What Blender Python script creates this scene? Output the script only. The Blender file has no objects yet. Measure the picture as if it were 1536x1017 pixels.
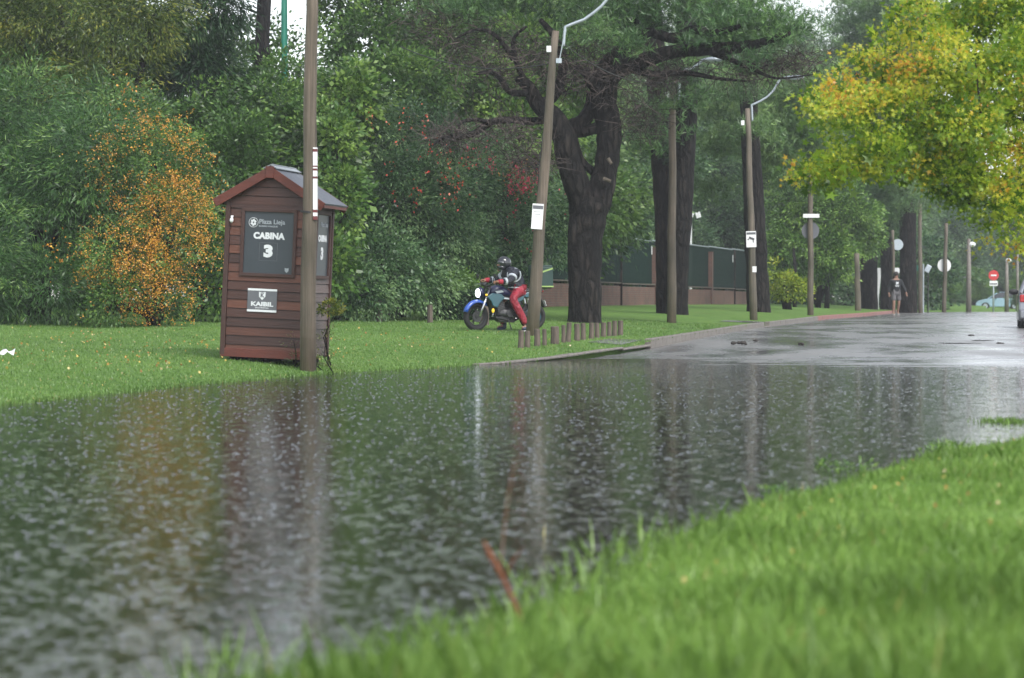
import bpy, math, random
import numpy as np
from mathutils import Vector, Matrix, Euler

sc = bpy.context.scene
random.seed(4)
RNG = np.random.default_rng(7)
R = math.radians
F = 4000.0      # focal length in pixels of the 1536 px wide photograph
CAMH = 1.1      # camera height above the flood water (z = 0)

# ------------------------------------------------------------ camera, world, sun, exposure
cam_data = bpy.data.cameras.new('camera')
cam = bpy.data.objects.new('camera', cam_data)
sc.collection.objects.link(cam)
cam.location = (0, 0, CAMH)
cam.rotation_euler = (R(90) - math.atan(58.5 / F), 0, 0)
cam_data.sensor_width = 36.0
cam_data.lens = 36.0 * F / 1536.0
cam_data.clip_start = 0.1
cam_data.clip_end = 3000
cam_data.dof.use_dof = True
cam_data.dof.focus_distance = 52.0
cam_data.dof.aperture_fstop = 3.0
sc.camera = cam

world = bpy.data.worlds.new('World')
sc.world = world
world.use_nodes = True
nt = world.node_tree
nt.nodes.clear()
sky = nt.nodes.new('ShaderNodeTexSky')
sky.sky_type = 'NISHITA'
sky.sun_disc = False
sky.sun_elevation = R(48)
sky.sun_rotation = R(150)
sky.air_density = 1.0
sky.dust_density = 1.0
sky.ozone_density = 1.0
hs = nt.nodes.new('ShaderNodeHueSaturation')
hs.inputs['Saturation'].default_value = 0.30
bg = nt.nodes.new('ShaderNodeBackground')
bg.inputs['Strength'].default_value = 0.15
wo = nt.nodes.new('ShaderNodeOutputWorld')
nt.links.new(sky.outputs[0], hs.inputs['Color'])
nt.links.new(hs.outputs[0], bg.inputs['Color'])
nt.links.new(bg.outputs[0], wo.inputs['Surface'])

sun_data = bpy.data.lights.new('sun', 'SUN')
sun_data.energy = 1.4
sun_data.angle = R(22)
sun_data.color = (1.0, 0.97, 0.93)
sun = bpy.data.objects.new('sun', sun_data)
sc.collection.objects.link(sun)
# the soft sun stands behind and to the right of the camera
sdir = Vector((math.sin(R(150)) * math.cos(R(48)), math.cos(R(150)) * math.cos(R(48)), math.sin(R(48))))
sun.rotation_euler = sdir.to_track_quat('Z', 'Y').to_euler()

sc.view_settings.view_transform = 'Standard'
sc.view_settings.look = 'None'
sc.view_settings.gamma = 1.0
sc.view_settings.use_curve_mapping = False
sc.view_settings.exposure = 1.0
sc.render.engine = 'CYCLES'
sc.cycles.max_bounces = 6
sc.cycles.diffuse_bounces = 2
sc.cycles.glossy_bounces = 3
sc.cycles.transmission_bounces = 3
sc.cycles.transparent_max_bounces = 6
sc.cycles.volume_bounces = 0
sc.cycles.use_denoising = True

# ------------------------------------------------------------ terrain as functions
KERB = [(-30, -11.0), (0, -9.6), (27.8, -5.35), (34.6, -4.05), (40, -2.7), (46, -0.1), (57, 3.1), (70, 6.2),
        (85, 9.5), (105, 14.0), (125, 17.9), (140, 20.5), (400, 80)]
RIGHT = [(-30, -12), (0, -4), (5, -1.5), (7.76, -0.28), (8.6, -0.02), (10.2, 0.38), (12.6, 0.92), (17.6, 2.6), (20, 3.7), (22.3, 5.2), (34, 9.0),
         (46, 11.5), (60, 14.5), (80, 19), (110, 27), (140, 34), (400, 100)]
ky, kxv = [a[0] for a in KERB], [a[1] for a in KERB]
ry_, rxv = [a[0] for a in RIGHT], [a[1] for a in RIGHT]

def kx(y): return np.interp(y, ky, kxv)
def rx(y): return np.interp(y, ry_, rxv)
def road_z(y): return np.interp(y, [-30, 20, 38, 46.5, 49, 57, 70, 90, 109, 140], [-.16, -.16, -.06, -.004, .018, .155, .33, .45, .47, .47])
def base_z(y): return np.maximum(road_z(y), 0)

def wob(x, y):
    return (0.5 * np.sin(1.3 * x + 0.7 * y) + 0.3 * np.sin(2.9 * x - 1.9 * y + 1) + 0.25 * np.sin(5.3 * x + 4.1 * y + 2)
            + 0.2 * np.sin(0.31 * x - 0.23 * y))

def left_z(u, y):
    """height of the left lawn, u <= 0 measured from the kerb line"""
    c = np.clip((y - 53) / 4, 0, 1)
    far = np.clip((y - 70) / 25, 0, 1)
    a = -u
    k = np.interp(a, [0, .15, 1.1, 2, 4, 9.3, 20, 60, 300], [0, .03, .12, .20, .29, .37, .46, .6, .6])
    k = k + far * .06 * np.clip(a / 9, 0, 1) + c * .09 * np.clip(1 - a / 1.6, 0, 1)
    return base_z(y) + k + wob(u, y) * .012 * np.clip(a / 1.0, .25, 1)

def right_z(v, y):
    k = np.interp(v, [0, .25, 1, 2.5, 5, 20, 60, 300], [0, .035, .10, .17, .25, .45, .6, .6])
    return base_z(y) + k + wob(v * 1.5, y * 1.4) * .016 * np.clip(v / .3 + .4, 0, 1)

def mid_z(x, y):
    z = road_z(y) - .06 - .10 * np.clip((y - 40) / 4, 0, 1) * np.clip((66 - y) / 6, 0, 1)
    g = np.interp(y, [136, 139, 162, 200, 250, 400], [0, .42, .72, .55, .1, 0])
    side = np.clip((x / np.maximum(y, 1) - .172) / .006, 0, 1)
    g = g - side * np.clip((g - .42), 0, 1)
    return np.where(y < 137.5, z, g)

def ground_z(x, y):
    x = float(x); y = float(y)
    u = x - float(kx(y)); v = x - float(rx(y))
    if u <= 0: return float(left_z(np.float64(u), np.float64(y)))
    if v >= 0: return float(right_z(np.float64(v), np.float64(y)))
    if y < 137.5: return float(road_z(y))
    return float(mid_z(np.float64(x), np.float64(y)))

def X(px, d): return (px - 768) / F * d
def Z(py, d): return CAMH - (py - 450) / F * d
def P(px, py, d): return Vector((X(px, d), d, Z(py, d)))

def drop(px, py, d0=20., d1=300.):
    """where the ray through this pixel meets the ground"""
    d = d0
    while d < d1:
        if Z(py, d) <= ground_z(X(px, d), d): break
        d += .1
    return Vector((X(px, d), d, ground_z(X(px, d), d)))

def on_ground(px, d):
    x = X(px, d)
    return Vector((x, d, ground_z(x, d)))

# ------------------------------------------------------------ materials
def nodes_of(name):
    m = bpy.data.materials.new(name); m.use_nodes = True
    t = m.node_tree
    return m, t, t.nodes['Principled BSDF'], t.nodes['Material Output']

def N(t, kind, **kw):
    n = t.nodes.new(kind)
    for k, v in kw.items():
        if k in n.inputs: n.inputs[k].default_value = v
        else: setattr(n, k, v)
    return n

def ramp(t, cols, pos=None):
    n = t.nodes.new('ShaderNodeValToRGB')
    e = n.color_ramp.elements
    pos = pos or [i / (len(cols) - 1) for i in range(len(cols))]
    while len(e) < len(cols): e.new(.5)
    for el, c, p in zip(e, cols, pos):
        el.position = p; el.color = (c[0], c[1], c[2], 1)
    return n

def position(t, sx=1, sy=1, sz=1, obj=True):
    tc = t.nodes.new('ShaderNodeTexCoord')
    mp = t.nodes.new('ShaderNodeMapping')
    mp.inputs['Scale'].default_value = (sx, sy, sz)
    t.links.new(tc.outputs['Object'], mp.inputs[0])
    return mp

def mat(name, c1, c2=None, rough=.6, scale=6., stretch=(1, 1, 1), bump=.0, bscale=30., metal=0., spec=.5, detail=5., emit=None, coat=0., bdist=.02):
    m, t, b, o = nodes_of(name)
    b.inputs['Roughness'].default_value = rough
    b.inputs['Metallic'].default_value = metal
    b.inputs['Specular IOR Level'].default_value = spec
    b.inputs['Coat Weight'].default_value = coat
    c2 = c2 or tuple(x * .8 for x in c1)
    mp = position(t, *stretch)
    n = N(t, 'ShaderNodeTexNoise', Scale=scale, Detail=detail, Roughness=.65)
    t.links.new(mp.outputs[0], n.inputs['Vector'])
    r = ramp(t, [c1, c2], [.35, .68])
    t.links.new(n.outputs[0], r.inputs[0])
    t.links.new(r.outputs[0], b.inputs['Base Color'])
    if bump:
        n2 = N(t, 'ShaderNodeTexNoise', Scale=bscale, Detail=4)
        t.links.new(mp.outputs[0], n2.inputs['Vector'])
        bp = N(t, 'ShaderNodeBump', Strength=min(1, bump), Distance=bdist)
        t.links.new(n2.outputs[0], bp.inputs['Height'])
        t.links.new(bp.outputs[0], b.inputs['Normal'])
    if emit:
        b.inputs['Emission Color'].default_value = (*emit[0], 1)
        b.inputs['Emission Strength'].default_value = emit[1]
    return m

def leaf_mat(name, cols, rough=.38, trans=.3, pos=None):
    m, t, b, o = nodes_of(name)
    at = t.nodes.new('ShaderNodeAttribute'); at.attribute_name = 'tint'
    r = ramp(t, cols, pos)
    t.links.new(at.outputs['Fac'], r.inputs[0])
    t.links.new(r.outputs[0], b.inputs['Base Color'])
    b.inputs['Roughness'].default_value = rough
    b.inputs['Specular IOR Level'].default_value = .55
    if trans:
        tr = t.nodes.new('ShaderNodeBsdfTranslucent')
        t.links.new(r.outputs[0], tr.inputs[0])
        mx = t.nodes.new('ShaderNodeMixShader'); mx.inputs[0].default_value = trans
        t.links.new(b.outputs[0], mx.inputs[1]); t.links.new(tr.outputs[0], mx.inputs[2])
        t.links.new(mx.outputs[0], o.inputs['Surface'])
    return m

M = {}
def lm(name, dark, mid, light, **kw):
    g = lambda c, k: (min(.5, c[0] * k * 1.12), min(.5, c[1] * k), min(.5, c[2] * k * .85))
    M[name] = leaf_mat(name, [g(dark, 1.0), g(mid, 1.35), g(light, 1.6)], **kw)
lm('leaf_deep', (.012, .040, .020), (.028, .080, .034), (.075, .140, .055))
lm('leaf_hedge', (.024, .065, .032), (.052, .125, .056), (.120, .205, .100))
lm('leaf_mid', (.030, .080, .020), (.055, .135, .030), (.120, .210, .050))
lm('leaf_willow', (.030, .085, .030), (.060, .150, .045), (.130, .230, .070))
lm('leaf_yellowgreen', (.035, .075, .015), (.080, .130, .022), (.170, .185, .030))
lm('leaf_bright', (.110, .200, .020), (.200, .300, .030), (.300, .400, .050))
lm('leaf_light', (.040, .110, .025), (.080, .180, .040), (.150, .260, .060))
lm('leaf_olive', (.030, .050, .015), (.060, .090, .022), (.120, .140, .035))
lm('needle', (.014, .045, .018), (.040, .105, .036), (.090, .185, .055), trans=.15)
lm('needle_soft', (.030, .080, .030), (.065, .145, .052), (.130, .220, .080), trans=.2)
M['leaf_autumn'] = leaf_mat('leaf_autumn', [(.080, .170, .018), (.200, .340, .026), (.420, .530, .050), (.660, .660, .070), (.700, .500, .050), (.640, .300, .040)],
                            pos=[0, .3, .55, .74, .88, 1], trans=.5)
M['berry'] = leaf_mat('orange_berry', [(.30, .12, .015), (.58, .25, .025), (.72, .40, .05)], trans=0, rough=.4)
M['petal_red'] = leaf_mat('red_petal', [(.45, .03, .03), (.70, .07, .05), (.75, .20, .10)], trans=.2)
M['petal_pink'] = leaf_mat('pink_petal', [(.50, .03, .06), (.70, .06, .12), (.80, .15, .20)], trans=.2)
M['dead_twig'] = leaf_mat('dead_twig', [(.020, .015, .014), (.050, .036, .033), (.110, .085, .075)], trans=0, rough=.9)
M['grass_blade'] = leaf_mat('grass_blade', [(.100, .190, .030), (.230, .400, .075), (.360, .550, .130), (.55, .50, .18)], pos=[0, .45, .93, 1], trans=.35)
M['lawn_blade'] = leaf_mat('lawn_blade', [(.075, .155, .030), (.140, .260, .055), (.220, .350, .090), (.40, .36, .13)], pos=[0, .45, .93, 1], trans=.3)
M['fallen_leaf'] = leaf_mat('fallen_leaf', [(.30, .10, .03), (.50, .25, .05), (.70, .52, .14), (.62, .50, .32)], trans=.2)

def bark_mat(name, c1, c2, c3, k=1.):
    """furrowed bark: plates split by dark cracks, with real depth in the relief"""
    m, t, b, o = nodes_of(name)
    mp = position(t, 1, 1, .28)
    nz = N(t, 'ShaderNodeTexNoise', Scale=3 * k, Detail=6, Roughness=.7)
    t.links.new(mp.outputs[0], nz.inputs['Vector'])
    mx = t.nodes.new('ShaderNodeMixRGB'); mx.inputs[0].default_value = .22
    t.links.new(mp.outputs[0], mx.inputs[1]); t.links.new(nz.outputs['Color'], mx.inputs[2])
    v = N(t, 'ShaderNodeTexVoronoi', Scale=8 * k); v.feature = 'DISTANCE_TO_EDGE'
    t.links.new(mx.outputs[0], v.inputs['Vector'])
    r = ramp(t, [(0, 0, 0), (1, 1, 1)], [.02, .30]); t.links.new(v.outputs['Distance'], r.inputs[0])
    cr = ramp(t, [c1, c2, c3], [.3, .5, .72]); t.links.new(nz.outputs[0], cr.inputs[0])
    m2 = t.nodes.new('ShaderNodeMixRGB'); m2.inputs[1].default_value = (c1[0] * .5, c1[1] * .5, c1[2] * .5, 1)
    t.links.new(r.outputs[0], m2.inputs[0]); t.links.new(cr.outputs[0], m2.inputs[2])
    t.links.new(m2.outputs[0], b.inputs['Base Color'])
    b.inputs['Roughness'].default_value = .8; b.inputs['Specular IOR Level'].default_value = .25
    ad = N(t, 'ShaderNodeMath', operation='ADD'); t.links.new(r.outputs[0], ad.inputs[0]); t.links.new(nz.outputs[0], ad.inputs[1])
    bp = N(t, 'ShaderNodeBump', Strength=1., Distance=.05); t.links.new(ad.outputs[0], bp.inputs['Height']); t.links.new(bp.outputs[0], b.inputs['Normal'])
    return m
M['bark_dark'] = bark_mat('bark_dark', (.008, .007, .0065), (.022, .018, .016), (.060, .048, .042))
M['bark_red'] = bark_mat('bark_red', (.014, .010, .009), (.034, .023, .020), (.075, .050, .042))
M['bark_pale'] = mat('bark_pale', (.06, .05, .04), (.15, .12, .09), .9, 5, (1, 1, .3), bump=1, bscale=14)
def pole_mat(name, c1, c2, c3):
    m, t, b, o = nodes_of(name)
    mp = position(t, 7, 7, .16); mp2 = position(t, 1, 1, .5)
    n = N(t, 'ShaderNodeTexNoise', Scale=5., Detail=8, Roughness=.7); t.links.new(mp.outputs[0], n.inputs['Vector'])
    g = N(t, 'ShaderNodeTexNoise', Scale=1.6, Detail=5); t.links.new(mp2.outputs[0], g.inputs['Vector'])
    r = ramp(t, [(c1[0] * .35, c1[1] * .35, c1[2] * .35), c1, c2, c3], [.30, .40, .55, .75]); t.links.new(n.outputs[0], r.inputs[0])
    r2 = ramp(t, [(.55, .58, .50), (1.1, 1.05, 1.0)], [.38, .62]); t.links.new(g.outputs[0], r2.inputs[0])
    mx = t.nodes.new('ShaderNodeMixRGB'); mx.blend_type = 'MULTIPLY'; mx.inputs[0].default_value = .9
    t.links.new(r.outputs[0], mx.inputs[1]); t.links.new(r2.outputs[0], mx.inputs[2]); t.links.new(mx.outputs[0], b.inputs['Base Color'])
    b.inputs['Roughness'].default_value = .6
    bp = N(t, 'ShaderNodeBump', Strength=1., Distance=.02); t.links.new(n.outputs[0], bp.inputs['Height']); t.links.new(bp.outputs[0], b.inputs['Normal'])
    return m
M['pole_wood'] = pole_mat('pole_wood', (.11, .088, .066), (.155, .125, .098), (.21, .172, .138))
M['pole_wood_grey'] = pole_mat('pole_wood_grey', (.10, .085, .066), (.16, .135, .108), (.22, .185, .15))
M['log_wood'] = mat('log_wood', (.055, .045, .038), (.16, .125, .10), .9, 5, (2.5, 2.5, .4), bump=.9, bscale=20)
M['log_end'] = mat('log_end', (.20, .17, .13), (.12, .10, .08), .9, 20)
M['concrete'] = mat('concrete', (.14, .125, .11), (.23, .205, .18), .6, 7, bump=.4, bscale=60)
M['concrete_red'] = mat('concrete_red', (.30, .065, .055), (.24, .15, .13), .55, 5, bump=.4, bscale=60)
M['galvanised'] = mat('galvanised', (.45, .50, .54), (.36, .41, .45), .4, 12, metal=.5)
M['white_board'] = mat('white_board', (.80, .80, .80), (.74, .75, .76), .4, 3)
M['grey_print'] = mat('grey_print', (.13, .135, .15), (.11, .115, .13), .5, 3)
M['dark_print'] = mat('dark_print', (.05, .05, .06), (.06, .06, .07), .5, 3)
M['maroon_print'] = mat('maroon_print', (.16, .03, .03), (.12, .03, .03), .5, 3)
M['white_letter'] = mat('white_letter', (.72, .74, .76), (.66, .68, .70), .5, 3)
M['grey_letter'] = mat('grey_letter', (.34, .37, .40), (.30, .33, .36), .5, 3)
M['black_metal'] = mat('black_metal', (.015, .015, .016), (.025, .025, .026), .45, 9)
M['rubber'] = mat('rubber', (.012, .012, .012), (.022, .022, .022), .75, 14)
M['roof_felt'] = mat('roof_felt', (.080, .090, .110), (.120, .130, .150), .5, 9, bump=.3, bscale=80)
M['ridge_metal'] = mat('ridge_metal', (.30, .33, .35), (.24, .26, .28), .4, 9)
M['fascia_wood'] = mat('fascia_wood', (.130, .030, .018), (.085, .022, .015), .55, 5, (1, 1, 3), bump=.3, bscale=20)
M['window_trim'] = mat('window_trim', (.060, .026, .020), (.045, .020, .016), .6, 6)
M['sign_dark'] = mat('sign_dark', (.035, .044, .054), (.042, .052, .064), .35, 2)
M['brick'] = None

def plank_mat(name, a, b_, c):
    """wet stained timber with a tone of its own on every plank"""
    m, t, b, o = nodes_of(name)
    oi = t.nodes.new('ShaderNodeObjectInfo')
    mp = position(t, 2.2, 2.2, 22)
    n = N(t, 'ShaderNodeTexNoise', Scale=2.0, Detail=6, Roughness=.6)
    t.links.new(mp.outputs[0], n.inputs['Vector'])
    ad = N(t, 'ShaderNodeMath', operation='MULTIPLY_ADD'); ad.inputs[1].default_value = .5
    t.links.new(n.outputs[0], ad.inputs[0])
    ml = N(t, 'ShaderNodeMath', operation='MULTIPLY'); ml.inputs[1].default_value = .55
    t.links.new(oi.outputs['Random'], ml.inputs[0]); t.links.new(ml.outputs[0], ad.inputs[2])
    r = ramp(t, [a, b_, c], [.1, .5, .9])
    t.links.new(ad.outputs[0], r.inputs[0]); t.links.new(r.outputs[0], b.inputs['Base Color'])
    b.inputs['Roughness'].default_value = .5
    bp = N(t, 'ShaderNodeBump', Strength=.5, Distance=.01)
    t.links.new(n.outputs[0], bp.inputs['Height']); t.links.new(bp.outputs[0], b.inputs['Normal'])
    return m
M['plank'] = plank_mat('cabin_plank', (.024, .010, .007), (.062, .021, .012), (.130, .042, .020))
M['plank_side'] = plank_mat('cabin_side_plank', (.070, .045, .040), (.095, .062, .055), (.120, .082, .072))

def brick_mat():
    m, t, b, o = nodes_of('old_brick')
    tc = t.nodes.new('ShaderNodeTexCoord')
    br = N(t, 'ShaderNodeTexBrick', Scale=1.0)
    br.inputs['Color1'].default_value = (.16, .070, .048, 1)
    br.inputs['Color2'].default_value = (.12, .060, .048, 1)
    br.inputs['Mortar'].default_value = (.14, .12, .10, 1)
    br.inputs['Brick Width'].default_value = .26
    br.inputs['Row Height'].default_value = .085
    br.inputs['Mortar Size'].default_value = .012
    t.links.new(tc.outputs['UV'], br.inputs['Vector'])
    n = N(t, 'ShaderNodeTexNoise', Scale=1.4, Detail=6)
    t.links.new(tc.outputs['Object'], n.inputs['Vector'])
    mx = t.nodes.new('ShaderNodeMixRGB'); mx.blend_type = 'MULTIPLY'; mx.inputs[0].default_value = .6
    r = ramp(t, [(.45, .42, .40), (1.25, 1.1, 1.05)], [.3, .7])
    t.links.new(n.outputs[0], r.inputs[0])
    t.links.new(br.outputs[0], mx.inputs[1]); t.links.new(r.outputs[0], mx.inputs[2])
    t.links.new(mx.outputs[0], b.inputs['Base Color'])
    b.inputs['Roughness'].default_value = .8
    bp = N(t, 'ShaderNodeBump', Strength=.5, Distance=.01)
    t.links.new(br.outputs['Fac'], bp.inputs['Height']); bp.invert = True
    t.links.new(bp.outputs[0], b.inputs['Normal'])
    return m
M['brick'] = brick_mat()

def ground_mat():
    m, t, b, o = nodes_of('lawn_ground')
    mp = position(t)
    big = N(t, 'ShaderNodeTexNoise', Scale=.45, Detail=5, Roughness=.6)
    fine = N(t, 'ShaderNodeTexNoise', Scale=26., Detail=6, Roughness=.75)
    mid = N(t, 'ShaderNodeTexNoise', Scale=2.3, Detail=4, Roughness=.6)
    for n in (big, fine, mid): t.links.new(mp.outputs[0], n.inputs['Vector'])
    r1 = ramp(t, [(.055, .110, .022), (.110, .210, .042), (.170, .280, .065)], [.3, .5, .7])
    t.links.new(fine.outputs[0], r1.inputs[0])
    r2 = ramp(t, [(.62, .72, .6), (1.0, 1.0, 1.0), (1.35, 1.12, 1.0)], [.3, .5, .72])
    t.links.new(mid.outputs[0], r2.inputs[0])
    mx = t.nodes.new('ShaderNodeMixRGB'); mx.blend_type = 'MULTIPLY'; mx.inputs[0].default_value = .9
    t.links.new(r1.outputs[0], mx.inputs[1]); t.links.new(r2.outputs[0], mx.inputs[2])
    r3 = ramp(t, [(0, 0, 0), (1, 1, 1)], [.62, .74])
    t.links.new(big.outputs[0], r3.inputs[0])
    mx2 = t.nodes.new('ShaderNodeMixRGB')
    mul = N(t, 'ShaderNodeMath', operation='MULTIPLY'); mul.inputs[1].default_value = .75
    t.links.new(r3.outputs[0], mul.inputs[0]); t.links.new(mul.outputs[0], mx2.inputs[0])
    t.links.new(mx.outputs[0], mx2.inputs[1]); mx2.inputs[2].default_value = (.17, .13, .065, 1)
    t.links.new(mx2.outputs[0], b.inputs['Base Color'])
    b.inputs['Roughness'].default_value = .85
    b.inputs['Specular IOR Level'].default_value = .2
    bp = N(t, 'ShaderNodeBump', Strength=.9, Distance=.03)
    t.links.new(fine.outputs[0], bp.inputs['Height']); t.links.new(bp.outputs[0], b.inputs['Normal'])
    return m
M['ground'] = ground_mat()

def road_mat():
    m, t, b, o = nodes_of('wet_asphalt')
    mp = position(t, 1.0, .45, 1)
    mp2 = position(t)
    n1 = N(t, 'ShaderNodeTexNoise', Scale=.55, Detail=7, Roughness=.6)
    n2 = N(t, 'ShaderNodeTexNoise', Scale=45., Detail=5, Roughness=.7)
    t.links.new(mp.outputs[0], n1.inputs['Vector']); t.links.new(mp2.outputs[0], n2.inputs['Vector'])
    r = ramp(t, [(.110, .110, .114), (.190, .185, .180)], [.4, .62])
    t.links.new(n1.outputs[0], r.inputs[0]); t.links.new(r.outputs[0], b.inputs['Base Color'])
    rr = ramp(t, [(.12,) * 3, (.26,) * 3, (.42,) * 3], [.36, .5, .66])
    t.links.new(n1.outputs[0], rr.inputs[0]); t.links.new(rr.outputs[0], b.inputs['Roughness'])
    mm = N(t, 'ShaderNodeMath', operation='MULTIPLY')
    t.links.new(n2.outputs[0], mm.inputs[0]); t.links.new(rr.outputs[0], mm.inputs[1])
    bp = N(t, 'ShaderNodeBump', Strength=.8, Distance=.008)
    t.links.new(mm.outputs[0], bp.inputs['Height']); t.links.new(bp.outputs[0], b.inputs['Normal'])
    b.inputs['Specular IOR Level'].default_value = .6
    return m
M['road'] = road_mat()

def water_mat():
    """murky flood water pitted by rain: low swell, fine chop and expanding drop rings"""
    m, t, b, o = nodes_of('flood_water')
    geo = t.nodes.new('ShaderNodeNewGeometry')
    L = t.links.new
    n1 = N(t, 'ShaderNodeTexNoise', Scale=1.6, Detail=2)
    n2 = N(t, 'ShaderNodeTexNoise', Scale=11., Detail=3, Roughness=.55)
    L(geo.outputs['Position'], n1.inputs['Vector']); L(geo.outputs['Position'], n2.inputs['Vector'])
    def rings(scale, freq, off):
        mp = t.nodes.new('ShaderNodeMapping'); mp.inputs['Location'].default_value = (off, off * .7, 0)
        L(geo.outputs['Position'], mp.inputs[0])
        v = N(t, 'ShaderNodeTexVoronoi', Scale=scale); v.voronoi_dimensions = '2D'
        L(mp.outputs[0], v.inputs['Vector'])
        sep = t.nodes.new('ShaderNodeSeparateColor'); L(v.outputs['Color'], sep.inputs[0])
        ph = N(t, 'ShaderNodeMath', operation='MULTIPLY_ADD'); ph.inputs[1].default_value = freq
        L(v.outputs['Distance'], ph.inputs[0])
        p2 = N(t, 'ShaderNodeMath', operation='MULTIPLY'); p2.inputs[1].default_value = 6.28; L(sep.outputs[0], p2.inputs[0])
        L(p2.outputs[0], ph.inputs[2])
        s = N(t, 'ShaderNodeMath', operation='SINE'); L(ph.outputs[0], s.inputs[0])
        fo = N(t, 'ShaderNodeMapRange'); fo.inputs['From Min'].default_value = .5; fo.inputs['From Max'].default_value = .05
        L(v.outputs['Distance'], fo.inputs[0])
        pw = N(t, 'ShaderNodeMath', operation='POWER'); pw.inputs[1].default_value = 2.2; L(sep.outputs[1], pw.inputs[0])
        am = N(t, 'ShaderNodeMath', operation='MULTIPLY'); L(fo.outputs[0], am.inputs[0]); L(pw.outputs[0], am.inputs[1])
        mu = N(t, 'ShaderNodeMath', operation='MULTIPLY'); L(s.outputs[0], mu.inputs[0]); L(am.outputs[0], mu.inputs[1])
        return mu
    ra, rb, rd = rings(5.0, 24., 0.), rings(9., 17., 3.3), rings(16., 15., 7.1)
    # heights in metres
    def sc_(n, k, sock=0):
        q = N(t, 'ShaderNodeMath', operation='MULTIPLY'); q.inputs[1].default_value = k; L(n.outputs[sock], q.inputs[0]); return q
    parts = [sc_(n1, .004), sc_(n2, .0017), sc_(ra, .0019), sc_(rb, .0017), sc_(rd, .0010)]
    acc = parts[0]
    for q in parts[1:]:
        a = N(t, 'ShaderNodeMath', operation='ADD'); L(acc.outputs[0], a.inputs[0]); L(q.outputs[0], a.inputs[1]); acc = a
    bp = N(t, 'ShaderNodeBump', Strength=1.0, Distance=1.0)
    L(acc.outputs[0], bp.inputs['Height']); L(bp.outputs[0], b.inputs['Normal'])
    b.inputs['Base Color'].default_value = (.020, .020, .013, 1)
    b.inputs['Roughness'].default_value = .04
    b.inputs['IOR'].default_value = 1.333
    return m
M['water'] = water_mat()

# ------------------------------------------------------------ mesh helpers
class Bag:
    def __init__(s): s.v = []; s.f = []
    def add(s, verts, faces):
        n = len(s.v); s.v += [tuple(p) for p in verts]; s.f += [tuple(i + n for i in f) for f in faces]; return s
    def box(s, c, size, rot=None):
        hx, hy, hz = [q / 2 for q in size]
        vs = [Vector((a * hx, b * hy, d * hz)) for a in (-1, 1) for b in (-1, 1) for d in (-1, 1)]
        if rot is not None: vs = [rot @ p for p in vs]
        c = Vector(c)
        return s.add([p + c for p in vs], [(0, 1, 3, 2), (4, 6, 7, 5), (0, 4, 5, 1), (2, 3, 7, 6), (0, 2, 6, 4), (1, 5, 7, 3)])
    def tube(s, pts, rad, seg=8, cap=True, squash=1.0):
        pts = [Vector(p) for p in pts]
        if not hasattr(rad, '__len__'): rad = [rad] * len(pts)
        n0 = len(s.v); k = len(pts)
        up = Vector((0, 0, 1))
        d0 = (pts[1] - pts[0]).normalized()
        a = d0.cross(up) if abs(d0.dot(up)) < .95 else d0.cross(Vector((1, 0, 0)))
        a.normalize()
        for i, p in enumerate(pts):
            d = (pts[min(i + 1, k - 1)] - pts[max(i - 1, 0)]).normalized()
            a = (a - d * a.dot(d)).normalized(); b = d.cross(a)
            for j in range(seg):
                th = 2 * math.pi * j / seg
                s.v.append(tuple(p + (a * math.cos(th) + b * math.sin(th) * squash) * rad[i]))
        for i in range(k - 1):
            for j in range(seg):
                j2 = (j + 1) % seg
                s.f.append((n0 + i * seg + j, n0 + i * seg + j2, n0 + (i + 1) * seg + j2, n0 + (i + 1) * seg + j))
        if cap:
            s.f.append(tuple(n0 + j for j in range(seg))[::-1]); s.f.append(tuple(n0 + (k - 1) * seg + j for j in range(seg)))
        return s
    def ball(s, c, r, nu=12, nv=8, rot=None):
        if not hasattr(r, '__len__'): r = (r, r, r)
        c = Vector(c); vs = []; fs = []
        for i in range(nv + 1):
            ph = math.pi * i / nv
            for j in range(nu):
                th = 2 * math.pi * j / nu
                p = Vector((r[0] * math.sin(ph) * math.cos(th), r[1] * math.sin(ph) * math.sin(th), r[2] * math.cos(ph)))
                if rot is not None: p = rot @ p
                vs.append(p + c)
        for i in range(nv):
            for j in range(nu):
                j2 = (j + 1) % nu
                fs.append((i * nu + j, (i + 1) * nu + j, (i + 1) * nu + j2, i * nu + j2))
        return s.add(vs, fs)
    def prism(s, outline, y0, y1):
        """outline in (x, z), extruded along y"""
        n = len(outline)
        vs = [(p[0], y0, p[1]) for p in outline] + [(p[0], y1, p[1]) for p in outline]
        fs = [tuple(range(n)), tuple(range(2 * n - 1, n - 1, -1))] + [(i, i + n, (i + 1) % n + n, (i + 1) % n) for i in range(n)]
        return s.add(vs, fs)
    def ring(s, c, axis, r, rt, n=28, m=8):
        """torus"""
        c = Vector(c); ax = Vector(axis).normalized()
        a = ax.orthogonal().normalized(); b = ax.cross(a); vs = []; fs = []
        for i in range(n):
            th = 2 * math.pi * i / n; e = a * math.cos(th) + b * math.sin(th)
            for j in range(m):
                q = 2 * math.pi * j / m
                vs.append(c + e * (r + rt * math.cos(q)) + ax * rt * 1.1 * math.sin(q))
        for i in range(n):
            for j in range(m):
                fs.append((i * m + j, ((i + 1) % n) * m + j, ((i + 1) % n) * m + (j + 1) % m, i * m + (j + 1) % m))
        return s.add(vs, fs)

def link(name, me, m=None, parent=None, smooth=False):
    if m is not None: me.materials.append(m)
    if smooth: me.polygons.foreach_set('use_smooth', [True] * len(me.polygons))
    o = bpy.data.objects.new(name, me); sc.collection.objects.link(o)
    if parent is not None: o.parent = parent
    return o

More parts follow.
